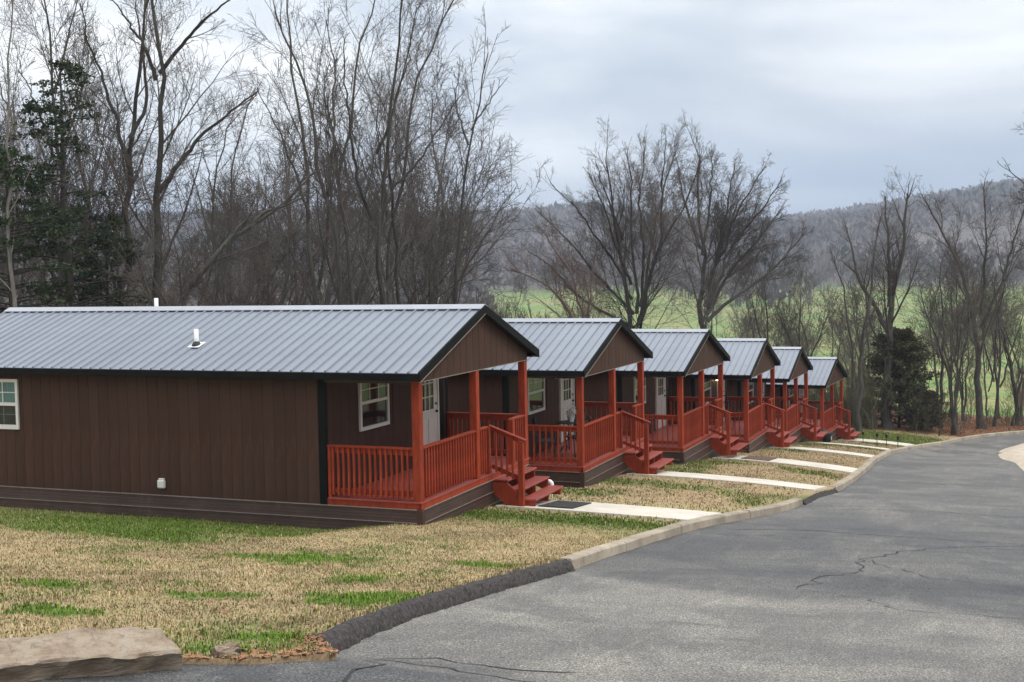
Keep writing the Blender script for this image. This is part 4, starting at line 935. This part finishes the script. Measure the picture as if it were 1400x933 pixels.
def tree_meshes(stems, radii, seed, limbs=9, dens=(6, 6, 4), ang=(.35, .85), t0=.3, up=.05, ratio=.40, k=18, minr=.006, wig=.02, spread=1.0):
    """stems: list of 3-D polylines in tree space; returns (trunk V,F), (crown V,F)"""
    rg = np.random.default_rng(seed); tr_ = []; cr = []
    Ps = []; Rs = []
    for st_, (ra, rb) in zip(stems, radii):
        P, R = resample(st_, ra, rb, k, rg, wig); Ps.append(P); Rs.append(R)
    P0 = np.stack(Ps); R0 = np.stack(Rs); R0[:1, 0] *= 1.35; tr_.append(tube_arrays(P0, R0, 8))
    Pa, Ra = grow(P0, R0, rg, limbs, ratio*1.15, ang, t0, 7, up, .09, .40, .97, .2, taperlen=.74); Pb, Rb = grow(P0, R0, rg, 2, ratio*.34, (.05, .5), .92, 7, up, .08, .8, 1.0, .25, taperlen=.1)
    P1, R1 = np.concatenate([Pa, Pb]), np.concatenate([Ra, Rb]); R1 = np.maximum(R1, minr*1.3); cr.append(tube_arrays(P1, R1, 4))
    P2, R2 = grow(P1, R1, rg, dens[0], .52, (.35*spread, .85*spread), .12, 5, up*.6, .10, .55, .99, .3, taperlen=.45); R2 = np.maximum(R2, minr*.95); cr.append(tube_arrays(P2, R2, 3))
    P3, R3 = grow(P2, R2, rg, dens[1], .55, (.4, .95), .12, 4, up*.4, .12, .65, .99, .4, taperlen=.4); R3 = np.maximum(R3, minr*.75); cr.append(tube_arrays(P3, R3, 3))
    if dens[2]:
        P4, R4 = grow(P3, R3, rg, dens[2], .60, (.4, 1.0), .15, 2, up*.3, .10, .8, 1.0, .6, taperlen=.3); R4 = np.maximum(R4, minr*.6); cr.append(tube_arrays(P4, R4, 3))
    return merge(tr_), merge(cr)
def plant(name, V_tr, V_cr, loc, barkm, twigm, label=None, cat='tree', group=None, rz=0.0, sc=1.0, tn='trunk', cn='crown'):
    e = empty(name, loc, rz); e.scale = (sc, sc, sc)
    for nm, (V, F), m in ((tn, V_tr, barkm), (cn, V_cr, twigm)): np_mesh(nm, V, F, m, e, nm == tn)
    tag(e, label, cat, group); return e
HEROES = [
 ('main', -10.41, 36.0, -5.11, 0.189, [[(0.02, -0.3), (0.2, 6.13), (0.37, 8.21), (0.53, 10.27), (0.53, 11.71), (0.55, 14.16)], [(0.33, 7.54), (0.91, 8.51), (1.77, 9.38), (2.58, 9.93), (3.26, 10.39)], [(0.42, 10.69), (0.24, 11.51), (-0.22, 12.24), (-0.61, 12.86)], [(0.55, 10.89), (1.32, 11.66), (2.28, 12.46), (3.23, 13.1)]]),
 ('second', -11.96, 38.5, -5.36, 0.180, [[(0.02, -0.3), (0.19, 6.46), (0.39, 8.24), (0.62, 9.79), (1.01, 11.99), (1.35, 14.17)], [(0.41, 8.69), (0.06, 10.24), (-0.23, 11.57), (-0.76, 13.55)], [(0.48, 9.57), (0.87, 10.45), (0.76, 12.43), (0.42, 14.19)]]),
 ('darkleft', -13.57, 37.0, -5.17, 0.130, [[(0.02, -0.3), (0.19, 6.27), (0.34, 9.04), (0.48, 10.95), (0.3, 12.43), (0.04, 13.91)], [(0.44, 10.53), (0.82, 12.0), (1.24, 13.68)], [(0.3, 8.62), (-0.22, 10.12), (-0.81, 11.29)]]),
 ('pale', -13.46, 34.0, -4.97, 0.089, [[(0.02, -0.3), (0.1, 6.0), (0.15, 7.57), (0.16, 9.52), (0.31, 11.27), (0.25, 13.2)], [(0.19, 9.13), (-0.06, 10.31), (-0.51, 11.28)]]),
 ('lean', -9.14, 33.0, -4.88, 0.164, [[(0.02, -0.3), (0.54, 4.5), (1.3, 5.31), (1.85, 5.87), (2.38, 6.13), (2.94, 6.33), (3.38, 6.9), (3.86, 7.54)], [(2.38, 6.13), (2.68, 6.53), (3.26, 6.67), (4.03, 7.04)], [(1.69, 5.68), (2.29, 6.34), (2.54, 6.91)]]),
 ('thin6', -9.82, 42.0, -5.71, 0.098, [[(0.02, -0.3), (-0.14, 6.13), (0.02, 8.08), (-0.02, 9.29), (0.46, 10.49), (0.96, 11.21)], [(-0.04, 7.84), (-0.32, 9.06), (-0.72, 10.27)]]),
 ('thin6b', -9.82, 44.0, -5.88, 0.090, [[(0.02, -0.3), (0.1, 6.82), (0.12, 9.11), (0.32, 10.63), (1.08, 12.38)]]),
 ('thin7', -7.60, 40.0, -5.57, 0.070, [[(0.02, -0.3), (-0.07, 5.7), (-0.03, 7.33), (-0.15, 8.71)]]),
 ('y8', -6.36, 40.0, -5.57, 0.117, [[(0.02, -0.3), (0.01, 6.14), (0.13, 8.23), (-0.1, 10.76), (-0.35, 12.6), (-0.53, 14.65)], [(0.06, 7.3), (-0.5, 8.93), (-0.97, 10.32), (-1.59, 11.47)]]),
 ('y8b', -5.29, 38.0, -5.41, 0.133, [[(0.02, -0.3), (-0.01, 6.16), (-0.14, 8.03), (-0.53, 10.01), (-0.88, 11.54), (-1.65, 13.28)], [(-0.11, 7.7), (0.16, 9.45), (0.06, 11.41), (-0.23, 13.15)]]),
 ('y9', -5.23, 41.0, -5.64, 0.120, [[(0.02, -0.3), (0.03, 6.44), (-0.15, 8.46), (0.14, 10.7), (0.62, 12.8), (1.07, 14.9)], [(-0.05, 8.82), (-0.57, 10.71), (-0.63, 12.36)]]),
 ('y10', -4.18, 37.0, -5.34, 0.130, [[(0.02, -0.3), (0.09, 6.05), (0.2, 7.98), (0.44, 9.89), (0.74, 11.58), (1.21, 13.68)], [(0.13, 6.91), (-0.19, 8.41), (-0.41, 10.12), (-0.41, 12.02)], [(0.29, 8.83), (0.99, 10.52), (1.35, 12.2)]]),
 ('y11', -3.47, 39.0, -5.51, 0.096, [[(0.02, -0.3), (0.06, 6.48), (0.05, 8.28), (0.15, 9.85), (0.37, 11.64), (0.73, 13.63)]]),
 ('y12', -4.28, 43.0, -5.85, 0.125, [[(0.02, -0.3), (-0.02, 6.67), (0.25, 8.66), (0.93, 11.13), (1.72, 13.33), (2.55, 15.02)], [(0.25, 8.66), (1.27, 9.76), (2.17, 11.1), (2.94, 12.08)], [(0.1, 7.67), (-0.1, 9.66), (-0.0, 11.63)]]),
 ('slim', -1.97, 36.0, -5.33, 0.088, [[(0.02, -0.3), (0.26, 5.57), (0.59, 7.24), (0.74, 8.38), (0.92, 9.31), (1.16, 10.54), (1.44, 11.46)], [(0.92, 9.31), (1.41, 9.92), (1.99, 10.73)], [(0.83, 8.89), (0.46, 10.14), (0.65, 11.17)]]),
 ('fan', 5.60, 58.0, -7.74, 0.176, [[(0.02, -0.3), (-0.08, 6.63), (-0.39, 9.0), (-0.83, 11.19), (-1.15, 12.7)], [(0.5, -0.3), (0.67, 6.96), (1.34, 9.64), (1.77, 11.98), (2.22, 13.14)], [(-0.02, 6.29), (-1.31, 8.51), (-2.46, 10.38), (-3.72, 11.74)], [(0.32, 5.95), (0.56, 8.98), (0.49, 11.67), (0.78, 13.33)], [(-0.07, 6.97), (-0.95, 9.68), (-2.1, 12.05)], [(0.24, 5.27), (0.95, 8.3), (2.26, 10.63), (2.89, 12.46)], [(0.18, 5.61), (0.15, 8.99), (-0.01, 12.01), (-0.14, 13.02)], [(0.04, 5.61), (-1.49, 7.33), (-2.99, 9.04), (-4.31, 10.41)], [(0.38, 5.27), (1.23, 8.97), (1.2, 12.32), (1.45, 13.39)], [(0.1, 4.93), (-2.18, 6.33), (-3.51, 7.7), (-4.78, 8.57)], [(-0.46, 9.0), (-1.27, 11.03), (-1.69, 12.54)]]),
 ('fan2', 9.37, 61.0, -8.08, 0.214, [[(0.03, -0.3), (-0.01, 6.85), (-0.23, 10.04), (-0.39, 12.52), (-0.1, 13.5)], [(0.02, 6.14), (0.64, 8.61), (1.09, 11.08), (1.81, 13.01)], [(0.12, 5.78), (1.35, 7.71), (2.78, 9.28), (4.03, 10.85)], [(-0.01, 6.85), (1.36, 9.31), (2.44, 11.76), (3.33, 12.98)], [(-0.07, 8.63), (0.38, 11.45), (0.51, 13.56)], [(0.12, 5.42), (1.69, 6.82), (3.48, 8.03), (4.91, 9.6)], [(0.05, 6.14), (1.0, 8.61), (2.43, 10.35), (3.57, 12.1)], [(-0.14, 8.98), (-0.93, 11.47), (-1.26, 13.41)]]),
 ('low', 2.61, 50.0, -6.79, 0.146, [[(0.02, -0.3), (-0.25, 5.0), (-1.26, 6.19), (-2.56, 6.79)], [(0.16, -0.3), (0.33, 5.28), (-0.37, 7.04), (-1.37, 8.22)], [(0.31, -0.3), (0.69, 5.57), (0.8, 7.31)]]),
 ('r1', 19.13, 64.0, -8.45, 0.299, [[(0.06, -0.3), (0.13, 3.62), (0.25, 5.87), (0.55, 8.1), (0.92, 9.96), (1.14, 11.99)], [(0.17, 4.94), (-0.87, 7.76), (-1.54, 10.37)], [(0.25, 6.24), (0.02, 9.23), (-0.23, 11.83)]]),
 ('r2', 17.16, 62.0, -8.29, 0.163, [[(0.05, -0.3), (0.16, 2.55), (0.27, 5.1), (0.71, 7.62), (0.97, 10.14)], [(0.2, -0.3), (-0.49, 6.2), (-0.84, 8.73)]]),
 ('r3', 24.81, 66.0, -8.84, 0.231, [[(0.09, -0.3), (-0.0, 3.39), (-0.05, 5.91), (-0.67, 8.23), (-1.68, 9.78), (-2.83, 11.52)], [(-0.05, 5.33), (0.83, 8.01), (1.39, 10.68), (1.84, 12.39)], [(-0.05, 6.1), (-0.02, 9.56), (-0.3, 13.0)]]),
 ('r4', 22.33, 63.0, -8.73, 0.140, [[(0.08, -0.3), (-0.12, 3.18), (-1.15, 5.23), (-1.78, 7.08)], [(-0.08, -0.3), (0.14, 5.76), (0.31, 7.97)]]),
 ('r5', 22.54, 66.0, -8.72, 0.123, [[(0.07, -0.3), (0.15, 3.31), (0.22, 6.02), (0.02, 8.71)]]),
 ('r6', 27.43, 68.0, -8.93, 0.159, [[(0.1, -0.3), (-0.47, 2.89), (-1.04, 5.29), (-1.21, 7.68)], [(-0.39, -0.3), (0.31, 5.67)]]),
 ('edge', 15.86, 34.0, -6.07, 0.119, [[(0.07, -0.3), (0.05, 3.61), (-0.17, 5.6), (-0.58, 7.19), (-1.18, 8.77)], [(-0.07, 5.2), (0.61, 7.17), (0.79, 9.13)], [(-0.38, 6.59), (-1.37, 7.79), (-2.07, 8.69)]]),
]

HSPEC = {
'main': (9, (7, 6, 4), M['barkdark'], M['twig'], 'tall dark trunked bare tree rising straight behind the white vent pipe on the ridge'),
'second': (9, (6, 6, 4), M['barkdark'], M['twig'], 'tall thick trunked bare tree, just left of the tree behind the ridge vent'),
'darkleft': (8, (6, 6, 3), M['bark'], M['twig'], 'tall bare tree standing in front of the cedars at the upper left'),
'pale': (6, (6, 5, 3), M['barkpale'], M['twigpale'], 'pale barked slender bare tree at the far left edge of the photo'),
'lean': (8, (6, 6, 4), M['bark'], M['twig'], 'thick bare tree leaning strongly to the right behind the nearest roof'),
'thin6': (7, (5, 5, 3), M['bark'], M['twig'], 'slender forked bare tree seen above the bend of the leaning tree'),
'thin6b': (6, (5, 5, 3), M['bark'], M['twig'], 'thin upright bare tree crossed by the leaning tree, right of the slender forked one'),
'thin7': (6, (5, 5, 3), M['bark'], M['twig'], 'thinnest short bare tree just under the tip of the leaning tree'),
'y8': (7, (6, 5, 3), M['bark'], M['twig'], 'tall bare tree whose trunk sweeps to the upper left, right of the leaning tree'),
'y8b': (8, (6, 5, 3), M['bark'], M['twig'], 'tall dark bare tree bowed to the left over its neighbour above the nearest roof'),
'y9': (7, (6, 5, 3), M['bark'], M['twig'], 'tall bare tree with an S shaped trunk in the clump above the nearest roof'),
'y10': (8, (6, 6, 4), M['barkdark'], M['twig'], 'stoutest dark bare tree of the clump above the right half of the nearest roof'),
'y11': (8, (6, 5, 3), M['barkdark'], M['twig'], 'straight dark pole like bare tree right of the clump above the nearest roof'),
'y12': (8, (6, 6, 4), M['bark'], M['twig'], 'bare tree fanning out to the upper right between the clump and the lone slim tree'),
'slim': (8, (6, 5, 3), M['barkdark'], M['twig'], 'lone slim dark bare tree bending over the gable of the nearest cabin'),
'fan': (10, (6, 6, 4), M['barkdark'], M['twig'], 'wide many stemmed bare tree spreading like a fan behind the second cabin'),
'fan2': (10, (6, 6, 4), M['bark'], M['twig'], 'broad rounded bare tree behind the third cabin, right of the fan shaped one'),
'low': (9, (6, 6, 3), M['twigred'], M['twigred'], 'low sprawling reddish bare tree above the ridge of the second cabin'),
'r1': (9, (6, 6, 3), M['bark'], M['twig'], 'thick bare tree growing through the dark evergreen bush beyond the last cabin'),
'r2': (7, (5, 5, 3), M['bark'], M['twig'], 'bare tree with a rusty foot just right of the last cabin'),
'r3': (9, (6, 6, 3), M['bark'], M['twig'], 'spreading bare tree with several big limbs at the right by the road bend'),
'r4': (7, (5, 5, 3), M['bark'], M['twig'], 'crooked thin bare tree leaning left beside the spreading one at the right'),
'r5': (6, (5, 5, 3), M['bark'], M['twig'], 'short straight bare tree between the evergreen bush and the crooked thin tree'),
'r6': (6, (5, 5, 3), M['bark'], M['twig'], 'thin bare tree leaning left at the right edge beyond the road bend'),
'edge': (9, (6, 6, 3), M['bark'], M['twig'], 'near bare tree at the right edge whose branch tips reach into the sky'),
}
for hi, (nm, x, y, z_, r0, sts) in enumerate(HEROES):
    limbs, dens, bm_, tm_, lb = HSPEC[nm]; big = nm in ('fan', 'fan2'); limbs = int(limbs*(1.75 if big else 1.35)); dens = (dens[0]+1+big, dens[1]+1, dens[2]+1); rg = np.random.default_rng(100+hi); stems = []; rad = []
    z_ = float(hg(x, y)); depth = 0
    for k_, st_ in enumerate(sts):
        ph = rg.uniform(-1, 1); P = []
        h0 = st_[0][1]
        for (dx, dz) in st_:
            dd = 0 if k_ == 0 else (dz-h0)*.32*ph
            P.append((dx, dd + (.25*math.sin(dz*.3+hi) if k_ == 0 else .25*math.sin(h0*.3+hi)), dz))
        stems.append(P)
        hmain = sts[0][-1][1]; r0_ = r0; f0 = max(0, h0/hmain); ra = r0 if k_ == 0 or h0 < 0 else r0*(.62-.32*f0)
        if h0 < 0 and k_: ra = r0*.62
        rad.append((ra, r0*.16 if k_ == 0 else ra*.22))
    H_ = max(s_[-1][1] for s_ in sts)
    tv, cv_ = tree_meshes(stems, rad, 50+hi, limbs, dens, (.30, .75), .28 if nm not in ('fan', 'fan2', 'low') else .2, .05, (.33 if H_ > 14 else .36) if len(stems) > 1 else .34)
    plant('bare_tree', tv, cv_, (x, y, z_), bm_, tm_, lb)
# prototypes for the woods behind: each is a thing of its own, meshes shared between copies
PROT = []
for q in range(7):
    rg = np.random.default_rng(300+q); H_ = 12.0; stems = [[(0, 0, -.3), (rg.normal(0, .2), rg.normal(0, .2), 3.5), (rg.normal(0, .5), rg.normal(0, .5), 7.5), (rg.normal(0, .9), rg.normal(0, .9), H_)]]
    rad = [(.13, .02)]
    for k_ in range(rg.integers(1, 4)):
        h0 = rg.uniform(2.0, 5.5); a = rg.uniform(0, 6.28); s_ = rg.uniform(1.6, 3.2); hh = rg.uniform(9, 11.8)
        stems.append([(0, 0, h0), (math.cos(a)*s_*.45, math.sin(a)*s_*.45, h0+(hh-h0)*.45), (math.cos(a)*s_, math.sin(a)*s_, hh)]); rad.append((.085, .015))
    tv, cv_ = tree_meshes(stems, rad, 400+q, 12, (7, 6, 4), (.3, .75), .25, .06, .42, k=12, minr=.009)
    PROT.append(((tv, cv_), None))
SAP = []
for q in range(5):
    rg = np.random.default_rng(500+q); stems = []; rad = []
    for k_ in range(rg.integers(2, 5)):
        a = rg.uniform(0, 6.28); s_ = rg.uniform(.3, 1.5); H_ = rg.uniform(3.2, 5); stems.append([(.08*math.cos(a), .08*math.sin(a), -.2), (s_*.4*math.cos(a), s_*.4*math.sin(a), H_*.45), (s_*math.cos(a), s_*math.sin(a), H_)]); rad.append((.035, .008))
    tv, cv_ = tree_meshes(stems, rad, 600+q, 10, (6, 5, 0), (.35, .85), .12, .08, .40, k=8, minr=.009, wig=.02)
    SAP.append((tv, cv_))
def proto_meshes(pr, bm_, tm_, tag_):
    a = np_mesh('trunk', *pr[0], bm_, None, True); b_ = np_mesh('crown', *pr[1], tm_, None); ma, mb = a.data, b_.data
    bpy.data.objects.remove(a); bpy.data.objects.remove(b_); return ma, mb
PM = [proto_meshes(p_[0], M['bark'], M['twig'], 'p') for p_ in PROT]
SM = [proto_meshes(p_, M['twigred' if q % 2 else 'bark'], M['twigred' if q % 2 else 'twig'], 's') for q, p_ in enumerate(SAP)]
def put(pm, name, x, y, sc, rz, label, cat, group, zs=1.0):
    e = empty(name, (x, y, float(hg(x, y))), rz); e.scale = (sc, sc, sc*zs)
    for nm, me in zip(('trunk', 'crown'), pm):
        o = bpy.data.objects.new(nm, me); o.parent = e; link(o)
    return tag(e, label, cat, group)
def behind(x, y):   # clear of cabins, walks and road
    s_, t_ = to_st(x, y)
    if s_ < 47 and t_ > -12.3: return False
    if t_ > tl(s_)-1.0 and t_ < tr(s_)+30 and s_ < 60: return False
    return True
rg = np.random.default_rng(21)
def at(px, d): 
    a = (px-700)/1713.7; return a*d, d
# woods: (number, image column range, distance range, scale range, proto set, label, group)
for (n_, c0, c1, d0, d1, s0, s1, sets, nm, lb, gp) in [
    (26, -40, 600, 44, 78, .95, 1.45, PM, 'bare_tree', 'tall grey bare tree deep in the woods behind the nearest cabin', 'tall bare trees of the woods at the left'),
    (48, -40, 760, 38, 70, .8, 1.5, SM, 'sapling', 'thin bare sapling crowding the undergrowth behind the nearest cabin', 'saplings in the woods at the left'),
    (10, 600, 860, 62, 95, .42, .62, PM, 'bare_tree', '#', 'smaller bare trees behind the first roofs'),
    (28, 600, 1010, 58, 90, .8, 1.3, SM, 'sapling', 'bare sapling behind the roofs of the second and third cabins', 'saplings behind the middle cabins'),
    (12, 1000, 1180, 66, 98, .5, .76, PM, 'bare_tree', '#', 'slim bare trees behind the far cabins'),
    (12, 1180, 1410, 64, 88, .5, .8, PM, 'bare_tree', '#', 'slim bare trees of the right tree line'),
    (14, 1110, 1420, 62, 76, .45, .9, SM, 'sapling', 'low bare sapling filling the foot of the right tree line', 'saplings along the right tree line')]:
    k_ = 0; tries = 0; made = []
    while k_ < n_ and tries < 4000:
        tries += 1; d = rg.uniform(d0, d1); x, y = at(rg.uniform(c0, c1), d)
        if not behind(x, y): continue
        made.append(put(sets[rg.integers(len(sets))], nm, x, y, rg.uniform(s0, s1), rg.uniform(0, 6.28), lb, 'tree', gp, rg.uniform(.85, 1.1))); k_ += 1
    if lb == '#':
        made.sort(key=lambda e: e.location.x/e.location.y)
        for q, e in enumerate(made): e['label'] = f"{['leftmost', 'second', 'third', 'fourth', 'fifth', 'sixth', 'seventh', 'eighth', 'ninth', 'tenth', 'eleventh', 'twelfth'][q]}{' from the left' if q else ''} of the {gp}"
# tree lines in the valley fields
k_ = 0
while k_ < 55:
    d = rg.choice([190, 330, 430, 520, 540])*rg.uniform(.96, 1.04); x, y = at(rg.uniform(560, 1450), d)
    if fbm(np.array([x]), np.array([y]), 45, 2)[0] < .5 and rg.random() < .8: continue
    k_ += 1; put(PM[rg.integers(7)], 'field_tree', x, y, rg.uniform(.5, .95), rg.uniform(0, 6.28), 'small distant bare tree on a field boundary down in the valley', 'tree', 'bare trees along the field boundaries in the valley')

# ------------------------------------------------------------------ evergreens
def cedar(H_, R_, seed, n_b, per, fan=.16, droop=.0, base=.12, shape=.8, sparse=.0):
    rg = np.random.default_rng(seed); T_ = tube_arrays(np.array([[(0, 0, -.2), (.05, 0, H_*.33), (-.05, .04, H_*.66), (0, 0, H_)]]), np.array([[H_*.018, H_*.014, H_*.008, .01]]), 8)
    hh = base+(1-base)*rg.random(n_b)**.85; a = rg.uniform(0, 6.28, n_b); L = R_*(1-hh)**shape*(.65+.55*rg.random(n_b))+.12
    q = np.linspace(0, 1, 6)[None, :]; X = np.cos(a)[:, None]*L[:, None]*q; Y = np.sin(a)[:, None]*L[:, None]*q; Z = hh[:, None]*H_+L[:, None]*(.28*q-droop*q**2)+rg.normal(0, .04, (n_b, 6))*q
    P = np.stack([X, Y, Z], -1); B = tube_arrays(P, (.022*L/2+.008)[:, None]*np.linspace(1, .3, 6)[None], 3); tr_ = merge([T_, B])
    f_ = rg.random((n_b, per))**.6*5*.999; i = f_.astype(int); fr = (f_-i)[..., None]; bi = np.arange(n_b)[:, None]; c0 = P[bi, i]*(1-fr)+P[bi, np.minimum(i+1, 5)]*fr
    keep = (rg.random((n_b, per)) > sparse*(1-f_/5)); c0 = c0[keep]; n_ = len(c0); c0 = c0+rg.normal(0, .10, (n_, 3))*np.array([1, 1, .55]); outd = unit(c0*np.array([1, 1, 0])+1e-6)
    V = []; 
    for k_ in range(3):
        d = unit(outd*.7+rg.normal(0, .6, (n_, 3))+np.array([0, 0, .12])); s_ = unit(np.cross(d, rg.normal(size=(n_, 3)))); l = fan*(.6+.8*rg.random((n_, 1)))
        V.append(np.stack([c0-s_*l*.10, c0+d*l*.55-s_*l*.24, c0+d*l, c0+d*l*.5+s_*l*.26], 1))
    V = np.concatenate(V).reshape(-1, 3); F = np.arange(len(V)).reshape(-1, 4); return tr_, (V, F)
for (px, d, H_, R_, seed, lb) in [(96, 35.5, 11.2, 3.0, 1, 'tallest dark green cedar, behind the left end of the nearest roof'), (18, 34, 8.6, 3.0, 2, 'dark green cedar at the left edge of the photo'), (-30, 37, 10, 3.2, 5, 'dark green cedar mostly outside the left edge of the photo'), (150, 38, 7.2, 2.2, 3, 'smaller dark green cedar right of the tallest one')]:
    x, y = at(px, d); tv, lv = cedar(H_, R_*1.15, seed, 84, 66, .10, .26, .06, .62, .95); plant('cedar_tree', tv, lv, (x, y, float(hg(x, y))), M['barkdark'], M['cedar'], lb, cn='foliage')
x, y = at(1230, 64.5); tv, lv = cedar(5.0, 2.2, 9, 170, 60, .13, .0, .02, .45, .25); plant('cedar_tree', tv, lv, (x, y, float(hg(x, y))), M['barkdark'], M['cedarolive'], 'dark olive evergreen bush beyond the last cabin, a bare tree growing through it', cn='foliage')
for (px, d, H_, R_, seed, lb) in [(1268, 64, 1.9, .8, 14, 'low olive evergreen shrub at the right foot of the dark evergreen bush')]:
    x, y = at(px, d); tv, lv = cedar(H_, R_, seed, 60, 60, .14, .0, .02, .5, .2); plant('evergreen_shrub', tv, lv, (x, y, float(hg(x, y))), M['barkdark'], M['cedarolive'], lb, 'shrub', cn='foliage', tn='stem')
# thickets: tangles nobody could count
def thicket(name, n, px0, px1, d0, d1, hmax, mat, seed, label):
    rg = np.random.default_rng(seed); d = rg.uniform(d0, d1, n*3); px = rg.uniform(px0, px1, n*3); x = (px-700)/1713.7*d; y = d; s_, t_ = to_st(x, y)
    k = ~((s_ < 47) & (t_ > -12.0)) & ~((t_ > tl(s_)-1.5) & (s_ < 60)); x, y = x[k][:n], y[k][:n]; n = len(x); z = hg(x, y)-.1
    h = hmax*(.3+.7*rg.random(n))*(.5+fbm(x, y, 4, 2)); az = rg.uniform(0, 6.28, n); b_ = rg.uniform(.1, .6, n); q = np.linspace(0, 1, 5)[None]
    P = np.stack([x[:, None]+np.cos(az)[:, None]*(b_*h)[:, None]*q**1.4, y[:, None]+np.sin(az)[:, None]*(b_*h)[:, None]*q**1.4, z[:, None]+h[:, None]*q], -1)+rg.normal(0, .05, (n, 5, 3))
    R = (.012+.004*h)[:, None]*np.linspace(1, .3, 5)[None]; A = tube_arrays(P, R, 3)
    P2, R2 = grow(P, R, rg, 8, .45, (.4, 1.1), .2, 3, .06, .14, .7); R2 = np.maximum(R2, .006); Bm = tube_arrays(P2, R2, 3)
    o = np_mesh(name, *merge([A, Bm]), mat); return tag(o, label, 'undergrowth', kind='stuff')
thicket('undergrowth', 1300, -40, 760, 40, 76, 4.0, M['brush'], 31, 'dense grey brown brush filling the woods behind the nearest cabin')
thicket('red_undergrowth', 520, 560, 1010, 56, 92, 3.6, M['twigred'], 32, 'reddish brown brush behind the second and third cabins')
thicket('bramble', 300, 1090, 1200, 60, 66, 3.0, M['brusholive'], 34, 'olive brown brambles and vines right of the last cabin')
thicket('edge_undergrowth', 200, 1240, 1420, 61.5, 72, 1.5, M['brusholive'], 33, 'low tangled brush at the foot of the right tree line')
# woods of the far hills, one mass
def hill_trees(name, n, r0, r1, mat, seed, dens, hs, label, wf=.36):
    rg = np.random.default_rng(seed); az = rg.uniform(-.45, .52, n*4); r = r0+(r1-r0)*rg.random(n*4)**.9; x, y = np.sin(az)*r, np.cos(az)*r
    k = dens(x, y, r, rg); x, y, r = x[k][:n], y[k][:n], r[k][:n]; n = len(x); z = hg(x, y); h = hs*(.7+.6*rg.random(n)); V = []
    for j in range(8):
        a = rg.uniform(0, 6.28, n); el = rg.random(n); rr_ = h*wf*np.sqrt(1-(el-.35)**2*1.9)*rg.random(n)**.5; cx, cy, cz = x+np.cos(a)*rr_, y+np.sin(a)*rr_, z+h*(.30+.68*el)
        w = h*.13*(.5+rg.random(n)); b_ = rg.uniform(0, 6.28, n); hh_ = h*.20*(.6+.8*rg.random(n)); tx, ty = np.cos(a)*w*.8, np.sin(a)*w*.8
        V.append(np.stack([np.stack([cx-tx, cy-ty, cz-hh_], 1), np.stack([cx+np.cos(b_)*w, cy+np.sin(b_)*w, cz-.2*hh_], 1), np.stack([cx+tx, cy+ty, cz+hh_], 1), np.stack([cx-np.cos(b_)*w, cy-np.sin(b_)*w, cz+.1*hh_], 1)], 1))
    w = h*.03; V.append(np.stack([np.stack([x-w, y, z-.5], 1), np.stack([x+w, y, z-.5], 1), np.stack([x+w*.4, y, z+h*.7], 1), np.stack([x-w*.4, y, z+h*.7], 1)], 1))
    V = np.concatenate(V).reshape(-1, 3); o = np_mesh(name, V, np.arange(len(V)).reshape(-1, 4), mat); return tag(o, label, 'woods', kind='stuff')
hill_trees('hill_woods', 15500, 575, 2000, M['hillwood'], 41, lambda x, y, r, rg: ~((fbm(x, y+300, 150, 2) > .60) & (r < 1100)), 9, 'leafless woods covering the far hills')
hill_trees('valley_woods', 1700, 150, 560, M['hillwood'], 42, lambda x, y, r, rg: ((fbm(x+60, y, 80, 3) > .66) & (r > 420)) | ((x/r < -.02) & (r > 140)), 9, 'leafless copses among the valley fields')
hill_trees('hill_pines', 1500, 560, 1700, M['hillpine'], 43, lambda x, y, r, rg: fbm(x-700, y, 200, 3) > .63, 11, 'dark patches of pines on the far hills', .25)

# ------------------------------------------------------------------ air
hz = box_mesh(1, 1, 1, M['black']).copy(); hz.name = 'haze'; hz.materials.clear()
mh = bpy.data.materials.new('haze_air'); mh.use_nodes = True; t = mh.node_tree; t.nodes.clear()
o_ = N(t, 'ShaderNodeOutputMaterial'); v_ = N(t, 'ShaderNodeVolumePrincipled'); v_.inputs['Color'].default_value = (.74, .84, 1, 1); v_.inputs['Density'].default_value = .00036; v_.inputs['Anisotropy'].default_value = .1
t.links.new(v_.outputs[0], o_.inputs['Volume']); hz.materials.append(mh)
h_ = bpy.data.objects.new('haze', hz); h_.scale = (9400, 9400, 300); h_.location = (0, 0, 88); link(h_); tag(h_, kind='stuff')
print('objects', len(COL.objects), 'tris', sum(len(me.polygons)*2 for me in bpy.data.meshes))
